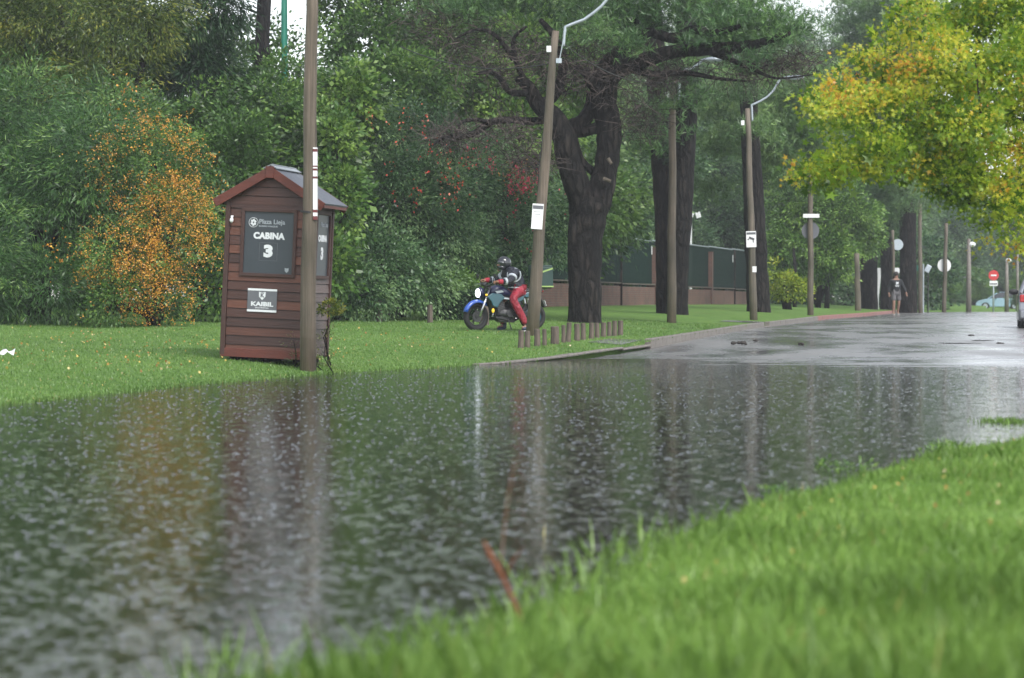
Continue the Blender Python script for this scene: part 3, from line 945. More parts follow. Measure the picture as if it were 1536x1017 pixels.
# metal lamp poles and signs at the far junction
def steel_pole(px, py0, py1, d, r, label, cat, name, m='galvanised', group=None):
    b = on_ground(px, d); t = thing(name, b, label, cat, group)
    h = Z(py1, d) - b.z
    obj('pole', Bag().tube([(0, 0, -.2), (0, 0, h * .5), (0, 0, h)], [r, r * .85, r * .6], 10), M[m], t, smooth=True)
    return t, b, h
t, b, h = steel_pole(1453, 468, 358, 138, .15, 'pale concrete lamp column with small white head at the junction', 'lamp post', 'street_lamp', 'concrete')
obj('lamp_head', Bag().ball((.16, 0, h - .30), (.20, .14, .14)).tube([(0, 0, h - .2), (.15, 0, h - .25)], .04, 8), M['white_board'], t, smooth=True)
t, b, h = steel_pole(1510, 466, 392, 150, .13, 'far slim grey lamp column near the pale blue car', 'lamp post', 'street_lamp', 'concrete')
obj('lamp_head', Bag().ball((.1, 0, h + .05), (.18, .12, .12)), M['white_board'], t, smooth=True)
t, b, h = steel_pole(1526, 466, 380, 165, .11, 'far plain pole beside the silver car, behind autumn leaves', 'pole', 'metal_pole', 'concrete')
t, b, h = steel_pole(1490, 467, 410, 140, .05, 'small red round sign with white plate on a thin pole', 'road sign', 'road_sign')
M['sign_red'] = mat('sign_red', (.55, .03, .03), (.50, .03, .03), .4, 3)
z = Z(413, 140) - b.z
obj('red_disc', Bag().tube([(0, -.06, z), (0, -.04, z)], .27, 28), M['sign_red'], t)
obj('white_bar', Bag().box((0, -.065, z), (.30, .008, .08)), M['white_board'], t)
obj('plate', Bag().box((0, -.05, z - .42), (.42, .02, .26)), M['white_board'], t)
obj('plate_band', Bag().box((0, -.064, z - .45), (.36, .006, .07)), M['grey_print'], t)
# green street name sign
t = thing('street_name_sign', on_ground(1374, 131), 'dark green street name plate on a post behind the walking person', 'road sign')
M['sign_green'] = mat('sign_green', (.01, .11, .07), (.012, .09, .06), .4, 3)
zz = Z(402, 131) - t.location.z
obj('pole', Bag().tube([(0.35, 0, -.1), (.35, 0, zz + .2)], .04, 8), M['galvanised'], t)
obj('plate', Bag().box((0, -.05, zz), (.62, .02, .26)), M['sign_green'], t)
# floodlight bracket at 1389
t = thing('floodlight', on_ground(1392, 129.5), 'pale tilted floodlight on a thin dark arm beside the tall post', 'floodlight')
zz = Z(403, 129.5) - t.location.z
obj('stand', Bag().tube([(.0, 0, -.1), (.0, 0, zz - .1)], .03, 8), M['black_metal'], t)
obj('lamp_housing', Bag().box((-.02, -.02, zz), (.26, .14, .36), Matrix.Rotation(.5, 3, 'Y')), M['galvanised'], t, bevel=.02)

# green mast behind the hedge and white lights by the fence
M['green_paint'] = mat('green_paint', (.03, .26, .18), (.03, .22, .16), .45, 4)
b = on_ground(427, 84); t = thing('green_mast', b, 'turquoise green metal mast rising behind the trees, top of the photo', 'mast')
obj('mast', Bag().tube([(0, 0, -.2), (0, 0, 9), (0, 0, 14)], [.12, .10, .07], 12), M['green_paint'], t, smooth=True)
for (px, py, dd, lab) in ((1040, 322, 140, 'white floodlight on a white pole beyond the fence, right of the paired pines'), (993, 303, 128, 'white floodlight beyond the fence, left of the paired pines')):
    b = on_ground(px, dd); t = thing('floodlight_pole', b, lab, 'floodlight', 'floodlights of the courts beyond the fence')
    z = Z(py, dd) - b.z
    px_ = -.14
    obj('pole', Bag().tube([(px_, 0, -.2), (px_, 0, z)], .065, 8), M['white_board'], t)
    obj('lamp_housing', Bag().box((px_ + .05, -.1, z), (.20, .14, .26), Matrix.Rotation(.4, 3, 'Y')).box((px_ + .38, -.1, z - .03), (.26, .14, .30), Matrix.Rotation(-.3, 3, 'Y')), M['white_board'], t, bevel=.02)
b = on_ground(968, 118); t = thing('court_frame', b, 'dark green steel frame rising above the fence', 'frame')
z = Z(296, 118) - b.z
obj('upright', Bag().tube([(0, 0, -.1), (0, 0, z)], .04, 8), M['sign_green'], t)
obj('upright', Bag().tube([(-.25, 0, -.1), (-.25, 0, z - .1)], .035, 8), M['sign_green'], t)
obj('crossbar', Bag().tube([(-.3, 0, z), (.7, 0, z)], .03, 8), M['galvanised'], t)

# overhead cable from the leaning post
def cable(pts, r, label, name='overhead_cable'):
    o = obj(name, Bag().tube(pts, r, 6), M['black_metal'], None, smooth=True)
    return tag(o, label, 'cable')
A = P(828, 95, D2); Bp = P(600, 70, 60)
pts = []
for i in range(25):
    f = i / 24; p = A.lerp(Bp, f); p.z -= .28 * 4 * f * (1 - f); pts.append(p)
cable(pts, .012, 'thin black cable sagging from the leaning post towards the left')
pts = []
A = P(1009, 122, D3); B_ = P(838, 60, D2)
for i in range(17):
    f = i / 16; p = A.lerp(B_, f); p.z -= .35 * 4 * f * (1 - f); pts.append(p)
cable(pts, .010, 'thin cable spanning from the leaning post to the next post in the row')
# stay wire against the leaning post
cable([P(828, 95, D2) + Vector((0, .2, 0)), P(812, 250, D2) + Vector((-.05, .2, 0)), P(806, 300, D2) + Vector((0, .15, 0))], .010, 'slack wire hanging down along the leaning lamp post', 'slack_wire')

# ------------------------------------------------------------ log bollards
LOGS = [(620, 45, 695, 852), (670, 45, 700, 850), (747, 48, 685, 850), (803, 34, 685, 832), (882, 65, 665, 828), (948, 33, 655, 810), (982, 40, 634, 797),
        (1053, 45, 643, 797), (1100, 40, 640, 787), (1162, 40, 638, 780), (1207, 38, 638, 782), (1254, 42, 635, 782), (1300, 34, 630, 768), (1340, 38, 622, 755), (1385, 42, 620, 752)]
lab = {0: 'leftmost short wooden log bollard in the row on the lawn edge', 1: 'log bollard second from the left, close beside the first', 2: 'log bollard just right of the leaning post foot',
       3: 'thinnest log bollard near the left, fourth in the row', 4: 'thickest log bollard of the row, standing alone', 14: 'rightmost log bollard at the driveway end of the row',
       5: 'thin dark log bollard touching a taller pale one', 6: 'tall pale log bollard leaning slightly against a thin dark one', 7: 'log bollard in front of the big pine trunk, left side',
       8: 'log bollard in front of the big pine trunk, second from the trunk edge', 9: 'log bollard in front of the right edge of the big pine trunk', 10: 'dark log bollard fifth from the right end of the row',
       11: 'notched log bollard fourth from the right end of the row', 12: 'thin log bollard third from the right end of the row', 13: 'log bollard second from the right end of the row'}
rk = random.Random(8)
for i, (a, w, y0, y1) in enumerate(LOGS):
    px = 660 + a / 5.12; p1 = 360 + y1 / 5.12; p0 = 360 + y0 / 5.12
    dd = float(np.interp(px, [780, 935], [50.8, 58.5])); b = on_ground(px, dd)
    sc_ = F / b.y
    t = thing('log_bollard', b, lab[i], 'bollard', 'log bollards along the lawn edge', rot=(rk.uniform(-.03, .03), rk.uniform(-.03, .03) + (.05 if i == 6 else 0), 0))
    h = (CAMH - (p0 - 450) / sc_) - b.z; r = w / 5.12 / 2 / sc_
    pts = [(0, 0, -.25), (0, 0, .05), (.004, 0, h * .5), (0, 0, h - .015), (0, 0, h)]
    obj('log', Bag().tube(pts, [r, r * 1.05, r * .98, r, r * .92], 14), M['log_wood'], t, smooth=False)
    obj('cut_end', Bag().tube([(0, 0, h - .004), (0, 0, h + .004)], r * .86, 14), M['log_end'], t)
for (px, p0, p1, lb) in ((569, 449, 479, 'pale wooden stake standing by the hedge'), (645, 457, 485, 'short dark wooden stake by the hedge, left of the small shrub'), (727, 452, 492, 'brown wooden stake behind the front wheel of the motorcycle')):
    dd = 63 if px < 700 else 61.5
    b = on_ground(px, dd); h = CAMH - (p0 - 450) / F * dd - b.z
    t = thing('wooden_stake', b, lb, 'stake', 'wooden stakes on the lawn')
    obj('log', Bag().tube([(0, 0, -.2), (0, 0, h * .5), (0, 0, h)], [.07, .068, .062] if px < 700 else [.10, .10, .09], 12), M['log_wood'], t)

# ------------------------------------------------------------ brick and mesh fence
def fence():
    p0 = Vector((.577, 87.3)); p1 = Vector((12.87, 142.6))
    L = (p1 - p0).length; dirv = (p1 - p0) / L
    a = math.atan2(dirv.y, dirv.x)
    b = Vector((p0.x, p0.y, 0))
    t = thing('boundary_fence', b, 'low brick wall topped by green mesh fence behind the pines', 'fence', rot=(0, 0, a))
    TOPB = lambda s: 1.68 - s * .0026
    FT = lambda s: 3.48 + s * .004
    m, tt, bs, o = nodes_of('shade_mesh')
    bs.inputs['Specular IOR Level'].default_value = .1; bs.inputs['Base Color'].default_value = (.006, .024, .018, 1); bs.inputs['Roughness'].default_value = .7
    tp = tt.nodes.new('ShaderNodeBsdfTransparent'); mx = tt.nodes.new('ShaderNodeMixShader'); mx.inputs[0].default_value = .82
    tt.links.new(tp.outputs[0], mx.inputs[1]); tt.links.new(bs.outputs[0], mx.inputs[2]); tt.links.new(mx.outputs[0], o.inputs['Surface'])
    n = 7; st = L / n
    for i in range(n):
        s0, s1 = i * st, (i + 1) * st
        # brick panel with UVs in metres
        bgb = Bag(); zt = TOPB((s0 + s1) / 2)
        w = .12 if i % 2 == 0 else .11
        bgb.box(((s0 + s1) / 2, 0, (zt - .2) / 2 + .0), (s1 - s0 - .004, w * 2, zt + .2))
        o_ = obj('brick_panel', bgb, M['brick'], t)
        me = o_.data; uv = me.uv_layers.new(name='uv')
        for li, l in enumerate(me.loops):
            c = me.vertices[l.vertex_index].co; uv.data[li].uv = (c.x + c.y, c.z)
        obj('coping', Bag().box(((s0 + s1) / 2, 0, zt + .11), (s1 - s0, .30, .05)), M['bark_pale'], t)
        obj('mesh_panel', Bag().box(((s0 + s1) / 2, 0, (zt + FT(s0)) / 2 + .05), (s1 - s0 - .08, .01, FT(s0) - zt - .12)), m, t)
        obj('top_rail', Bag().tube([(s0, 0, FT(s0)), (s1, 0, FT(s0))], .035, 8), M['galvanised'], t)
        if i in (3, 5):
            pb = Bag().box((s0, .02, (FT(s0) - .25) / 2), (.36, .42, FT(s0) - .25))
            o_ = obj('brick_pillar', pb, M['brick'], t)
            me = o_.data; uv = me.uv_layers.new(name='uv')
            for li, l in enumerate(me.loops):
                c = me.vertices[l.vertex_index].co; uv.data[li].uv = (c.x + c.y, c.z)
        if i != 5:
            obj('fence_post', Bag().box((s0, -.14, (FT(s0) - .05) / 2), (.08, .08, FT(s0) - .05)), M['bark_red'], t)
    for px, py in ((969, 375), (1092, 388)):
        # where the ray meets the fence line
        k = (px - 768) / F
        yy = (p0.x - p0.y * dirv.x / dirv.y) / (k - dirv.x / dirv.y)
        s_ = (Vector((k * yy, yy)) - p0).length
        obj('white_label', Bag().box((s_, -.24, Z(py, yy)), (.12, .02, .36)), M['white_board'], t)
fence()

# ------------------------------------------------------------ feather flags
for (px, lb, fl) in ((1318, 'white feather flag between the dark far trunks, left one', 1), (1336, 'white feather flag nearer the walking person, right one', -1)):
    d = 138; b = on_ground(px, d); t = thing('feather_flag', b, lb, 'flag', 'white feather flags')
    zt = Z(403, d) - b.z
    if fl == 1:
        out = [(-.16, zt - .02), (-.05, zt + .04), (.10, zt + .03), (.12, zt - .25), (.06, zt - .9), (-.0, zt - 1.55), (-.03, zt - 1.7), (-.10, zt - .9), (-.18, zt - .35)]
        obj('banner', Bag().prism([(x, z) for x, z in out], -.008, .008), M['white_board'], t)
        obj('pole', Bag().tube([(.0, .02, -.1), (-.02, .02, 1.0), (.12, .02, zt)], .018, 6), M['white_board'], t)
    else:
        out = [(-.12, zt - .1), (.0, zt + .02), (.22, zt + .05), (.42, zt + .04), (.5, zt - .12), (.42, zt - .26), (.25, zt - .2), (.02, zt - .25), (-.08, zt - .25)]
        obj('banner', Bag().prism([(x, z) for x, z in out], -.008, .008), M['white_board'], t)
        obj('pole', Bag().tube([(-.1, .0, -.1), (-.1, .0, zt - .1)], .05, 8), M['white_board'], t)

# ------------------------------------------------------------ motorcycle
M['paint_teal'] = mat('paint_teal', (.006, .095, .130), (.008, .075, .105), .3, 3, coat=.6)
M['paint_blue'] = mat('paint_blue', (.016, .085, .42), (.014, .065, .32), .3, 3, coat=.6)
M['paint_navy'] = mat('paint_navy', (.012, .018, .075), (.010, .014, .05), .3, 3, coat=.5)
M['engine'] = mat('engine', (.05, .05, .055), (.10, .10, .10), .45, 14, metal=.6)
M['chrome'] = mat('chrome', (.55, .56, .58), (.45, .46, .48), .22, 9, metal=.9)
M['seat_vinyl'] = mat('seat_vinyl', (.02, .02, .022), (.03, .03, .03), .5, 12)
M['lens_lit'] = mat('lens_lit', (.8, .85, .9), rough=.2, emit=((.85, .9, 1.0), 4.0))
M['indicator_amber'] = mat('indicator_amber', (.8, .5, .03), rough=.3, emit=((1, .65, .05), .35))
M['box_dark'] = mat('box_dark', (.014, .040, .034), (.020, .050, .042), .5, 5, bump=.2, bscale=12)
M['lime_stripe'] = mat('lime_stripe', (.30, .42, .13), (.26, .37, .11), .5, 4)
M['jacket'] = mat('jacket', (.010, .012, .020), (.024, .028, .042), .5, 6, bump=1, bscale=9, bdist=.10)
M['reflective'] = mat('reflective', (.52, .56, .60), (.46, .50, .54), .35, 8)
M['red_trousers'] = mat('red_trousers', (.36, .022, .042), (.20, .012, .026), .45, 7, (1, 1, .6), bump=1, bscale=8, bdist=.12)
M['red_cuff'] = mat('red_cuff', (.45, .03, .05), (.36, .02, .04), .6, 5)
M['skin'] = mat('skin', (.30, .17, .12), (.25, .14, .10), .55, 6)
M['glove'] = mat('glove', (.35, .17, .10), (.28, .13, .08), .6, 8)
M['helmet'] = mat('helmet', (.012, .014, .018), (.02, .022, .028), .18, 4, coat=.8)
M['visor'] = mat('visor', (.05, .055, .065), (.06, .065, .075), .12, 4, coat=1)
M['shoe_dark'] = mat('shoe_dark', (.03, .04, .08), (.02, .03, .06), .5, 8)
M['white_sole'] = mat('white_sole', (.62, .62, .60), (.52, .52, .50), .5, 8)

bike_loc = on_ground(757, 58.0)
BYAW = R(24)
def build_bike():
    t = thing('motorcycle', bike_loc, 'teal and blue motorcycle with lit headlight and delivery box on the lawn', 'motorcycle', rot=(0, R(0), BYAW))
    WR = .31
    def wheel(x, yaw, nm, rimcol):
        w = Bag(); rot = Matrix.Rotation(yaw, 3, 'Z'); ax = rot @ Vector((0, 1, 0)); c = Vector((x, 0, WR))
        o = obj(nm, Bag().tube([c - ax * .07, c + ax * .07], .045, 12), M['engine'], t, smooth=False)
        obj('tyre', Bag().ring(c, ax, WR - .055, .056, 36, 10), M['rubber'], o, smooth=True)
        obj('rim', Bag().ring(c, ax, WR - .115, .018, 32, 6), rimcol, o, smooth=True)
        sp = Bag()
        for i in range(5):
            a = i * 2 * math.pi / 5 + .4
            e = rot @ Vector((math.cos(a), 0, math.sin(a)))
            for s in (-.12, .12):
                e2 = rot @ Vector((math.cos(a + s), 0, math.sin(a + s)))
                sp.tube([c + e * .03, c + e2 * (WR - .11)], .011, 6)
        obj('spokes', sp, M['black_metal'], o)
        obj('brake_disc', Bag().tube([c - ax * .052, c - ax * .048], .12, 24), M['engine'], o)
        return o
    sy = R(10)
    wheel(-.68, sy, 'front_wheel', M['black_metal']); wheel(.66, 0, 'rear_wheel', M['paint_teal'])
    rs = Matrix.Rotation(sy, 3, 'Z'); sp_ = Vector((-.36, 0, 0))   # steering pivot
    def st(p): return rs @ (Vector(p) - sp_) + sp_
    fk = Bag()
    for s in (-1, 1):
        fk.tube([st((-.68, s * .10, .31)), st((-.58, s * .10, .55)), st((-.42, s * .10, .92))], [.030, .027, .022], 10)
    obj('fork', fk, M['chrome'], t, smooth=True)
    obj('fork_clamp', Bag().box(st((-.49, 0, .76)), (.08, .26, .04)).box(st((-.42, 0, .93)), (.08, .26, .035)), M['engine'], t, bevel=.008)
    # front mudguard
    mg = Bag(); n = 9; vs = []
    for i in range(n):
        a = R(50 + i * 14); r = WR + .045
        for j, (yy, dr) in enumerate(((-.075, -.05), (-.05, 0), (0, .018), (.05, 0), (.075, -.05))):
            vs.append(st((-.68 + math.cos(a) * (r + dr), yy, WR + math.sin(a) * (r + dr))))
    # a beak at the nose
    mg.add(vs, [(i * 5 + j, i * 5 + j + 1, (i + 1) * 5 + j + 1, (i + 1) * 5 + j) for i in range(n - 1) for j in range(4)])
    o = obj('front_mudguard', mg, M['paint_blue'], t, smooth=True)
    sol = o.modifiers.new('s', 'SOLIDIFY'); sol.thickness = .02
    # headlight cluster
    hl = Bag().ball(st((-.60, 0, .83)), (.09, .11, .12), 14, 10)
    obj('headlight_shell', hl, M['paint_navy'], t, smooth=True)
    obj('headlight', Bag().ball(st((-.665, -.01, .82)), (.05, .075, .095), 14, 10, rs), M['lens_lit'], t, smooth=True)
    obj('instrument_panel', Bag().box(st((-.50, 0, 1.01)), (.10, .16, .06), Matrix.Rotation(-.5, 3, 'Y')), M['black_metal'], t, bevel=.015)
    # handlebar
    hb = Bag().tube([st((-.36, -.36, 1.03)), st((-.42, -.22, 1.03)), st((-.44, -.1, .97)), st((-.44, .1, .97)), st((-.42, .22, 1.03)), st((-.36, .36, 1.03))], .014, 8)
    obj('handlebar', hb, M['black_metal'], t, smooth=True)
    for s in (-1, 1):
        obj('grip', Bag().tube([st((-.385, s * .26, 1.03)), st((-.355, s * .39, 1.03))], .020, 8), M['rubber'], t)
        obj('lever', Bag().tube([st((-.42, s * .22, 1.02)), st((-.47, s * .38, 1.01))], .008, 6), M['chrome'], t)
        m_ = Bag().tube([st((-.42, s * .24, 1.04)), st((-.45, s * .30, 1.15))], .008, 6).ball(st((-.45, s * .34, 1.19)), (.02, .075, .045), 10, 6)
        obj('mirror', m_, M['black_metal'], t, smooth=True)
        obj('indicator', Bag().ball(st((-.55, s * .17, .78)), (.03, .035, .025), 8, 6), M['indicator_amber'], t, smooth=True)
    obj('fog_lamp', Bag().ball((-.34, -.15, .44), (.035, .03, .05), 10, 6), M['indicator_amber'], t, smooth=True, label='round yellow lamp low on the engine guard')
    # tank: stretched ovoid loft
    def loft(secs, seg=12):
        g = Bag(); vs = []
        for (x, zc, hy, hz) in secs:
            for j in range(seg):
                th = 2 * math.pi * j / seg
                c_, s_ = math.cos(th), math.sin(th)
                vs.append((x, hy * (abs(c_) ** .75) * (1 if c_ > 0 else -1), zc + hz * (abs(s_) ** .75) * (1 if s_ > 0 else -1)))
        k = len(secs)
        fs = [(i * seg + j, i * seg + (j + 1) % seg, (i + 1) * seg + (j + 1) % seg, (i + 1) * seg + j) for i in range(k - 1) for j in range(seg)]
        fs += [tuple(range(seg)), tuple((k - 1) * seg + j for j in range(seg))]
        return g.add(vs, fs)
    obj('fuel_tank', loft([(-.40, .84, .06, .05), (-.34, .86, .15, .10), (-.22, .87, .18, .13), (-.06, .85, .16, .12), (.08, .80, .11, .08), (.14, .78, .08, .05)]), M['paint_navy'], t, smooth=True)
    for s in (-1, 1):
        sh = [(-.50, .74), (-.38, .82), (-.16, .80), (-.08, .72), (-.18, .62), (-.26, .50), (-.36, .54), (-.40, .64)]
        o = obj('tank_shroud', Bag().prism(sh, s * .16 if s > 0 else -.20, s * .16 + .04 if s > 0 else -.16), M['paint_teal'], t, bevel=.015)
        obj('shroud_decal', Bag().prism([(-.30, .86), (-.14, .88), (-.10, .84), (-.26, .81)], s * .178 - .002, s * .178 + .002), M['reflective'], t)
        obj('side_panel', Bag().prism([(.12, .76), (.42, .80), (.40, .68), (.22, .60), (.12, .66)], s * .11 - .02, s * .11 + .02), M['paint_teal'], t, bevel=.01)
        obj('tail_cowl', Bag().prism([(.36, .80), (.82, .92), (.86, .88), (.70, .78), (.46, .72)], s * .10 - .025, s * .10 + .02), M['paint_teal'], t, bevel=.012)
        obj('shock', Bag().tube([(.58, s * .10, .36), (.50, s * .10, .70)], .028, 10), M['chrome'], t)
    # frame, engine
    fr = Bag()
    for s in (-1, 1):
        fr.tube([(-.40, s * .05, .86), (-.34, s * .10, .55), (-.26, s * .12, .28), (.0, s * .12, .24), (.24, s * .12, .30), (.26, s * .12, .58)], .018, 8)
        fr.tube([(-.36, s * .07, .80), (.1, s * .11, .70), (.50, s * .10, .74), (.86, s * .09, .84)], .017, 8)
    obj('frame', fr, M['black_metal'], t, smooth=True)
    en = Bag().ball((.0, 0, .38), (.22, .15, .13), 16, 10).box((-.14, 0, .56), (.17, .20, .26), Matrix.Rotation(-.25, 3, 'Y'))
    for k in range(6): en.box((-.13 - k * .008, 0, .48 + k * .035), (.21, .24, .012), Matrix.Rotation(-.25, 3, 'Y'))
    obj('engine_block', en, M['engine'], t, bevel=.01)
    obj('clutch_cover', Bag().tube([(.06, -.14, .38), (.06, -.175, .38)], .085, 20), M['engine'], t, bevel=.01)
    obj('side_trim', Bag().box((-.02, -.185, .70), (.16, .02, .035), Matrix.Rotation(.12, 3, 'Y')), M['reflective'], t)
    obj('radiator_guard', Bag().box((-.32, 0, .60), (.05, .28, .26), Matrix.Rotation(-.2, 3, 'Y')), M['black_metal'], t, bevel=.02)
    obj('exhaust', Bag().tube([(-.20, .07, .46), (-.27, .08, .30), (-.1, .12, .20), (.25, .15, .22), (.42, .17, .30), (.76, .18, .42)], [.022, .022, .024, .04, .055, .05], 12), M['chrome'], t, smooth=True)
    sw = Bag()
    for s in (-1, 1): sw.tube([(.22, s * .09, .36), (.66, s * .10, .31)], .026, 8)
    obj('swingarm', sw, M['engine'], t, smooth=True)
    cb = Bag()
    for k, (y0, z1) in enumerate(((-.10, .62), (-.05, .50), (.07, .66), (.12, .55))):
        cb.tube([st((-.44, y0 * 2, 1.01)), st((-.56 + .02 * k, y0 * 1.6, .97 - .03 * k)), (-.50, y0 * 1.4, .80), (-.38, y0, .70), (-.22, y0 * 1.2, z1)], .007, 5)
    c_ = obj('cables', cb, M['rubber'], t, smooth=True); c_['kind'] = 'stuff'
    obj('belly_pan', Bag().prism([(-.30, .30), (-.16, .20), (.18, .18), (.26, .26), (.05, .32)], -.11, .11), M['black_metal'], t, bevel=.01)
    obj('sprocket_cover', Bag().tube([(.20, -.12, .36), (.20, -.16, .36)], .07, 18), M['black_metal'], t, bevel=.008)
    obj('battery_cover', Bag().prism([(.12, .62), (.34, .62), (.30, .42), (.16, .42)], -.12, .12), M['black_metal'], t, bevel=.01)
    obj('foot_peg', Bag().tube([(.18, -.12, .32), (.18, -.25, .32)], .014, 8).tube([(.18, .12, .32), (.18, .25, .32)], .014, 8), M['chrome'], t)
    obj('seat', loft([(.06, .80, .09, .04), (.16, .80, .13, .05), (.36, .82, .14, .05), (.56, .88, .12, .05), (.74, .91, .08, .04)]), M['seat_vinyl'], t, smooth=True)
    obj('rear_mudguard', Bag().box((.86, 0, .66), (.03, .14, .34), Matrix.Rotation(-.45, 3, 'Y')), M['black_metal'], t, bevel=.01)
    obj('tail_light', Bag().box((.88, 0, .86), (.05, .12, .05)), M['sign_red'], t, bevel=.01)
    obj('number_plate', Bag().box((.945, 0, .60), (.008, .15, .12), Matrix.Rotation(-.3, 3, 'Y')), M['white_board'], t)
    rk_ = Bag()
    for s in (-1, 1): rk_.tube([(.45, s * .13, .86), (.62, s * .14, .93), (1.05, s * .14, .93)], .012, 6)
    for x in (.66, .80, .94, 1.05): rk_.tube([(x, -.14, .93), (x, .14, .93)], .012, 6)
    obj('rear_rack', rk_, M['black_metal'], t)
    # chain guard
    obj('chain_guard', Bag().box((.44, -.12, .40), (.36, .02, .05), Matrix.Rotation(.1, 3, 'Y')), M['black_metal'], t)
    obj('kick_stand', Bag().tube([(.02, -.13, .26), (.06, -.24, .03)], .012, 6), M['black_metal'], t)
    return t
bike = build_bike()
# delivery box on the rack
t = thing('delivery_box', bike_loc, 'dark green delivery box with lime stripes behind the motorcycle rider', 'delivery box', rot=(0, 0, BYAW))
obj('case', Bag().box((.86, 0, 1.17), (.42, .44, .46)), M['box_dark'], t, bevel=.025)
obj('lid', Bag().box((.86, 0, 1.41), (.40, .42, .04)), M['box_dark'], t, bevel=.018)
for s in (-1, 1):
    obj('lime_stripe', Bag().box((.86, s * .2225, 1.30), (.40, .004, .035), Matrix.Rotation(-.30, 3, 'Y')), M['lime_stripe'], t)
    obj('lime_stripe', Bag().box((.86, s * .2225, .965), (.42, .004, .030)), M['lime_stripe'], t)
obj('lime_stripe', Bag().box((1.0725, 0, .965), (.004, .44, .030)), M['lime_stripe'], t)

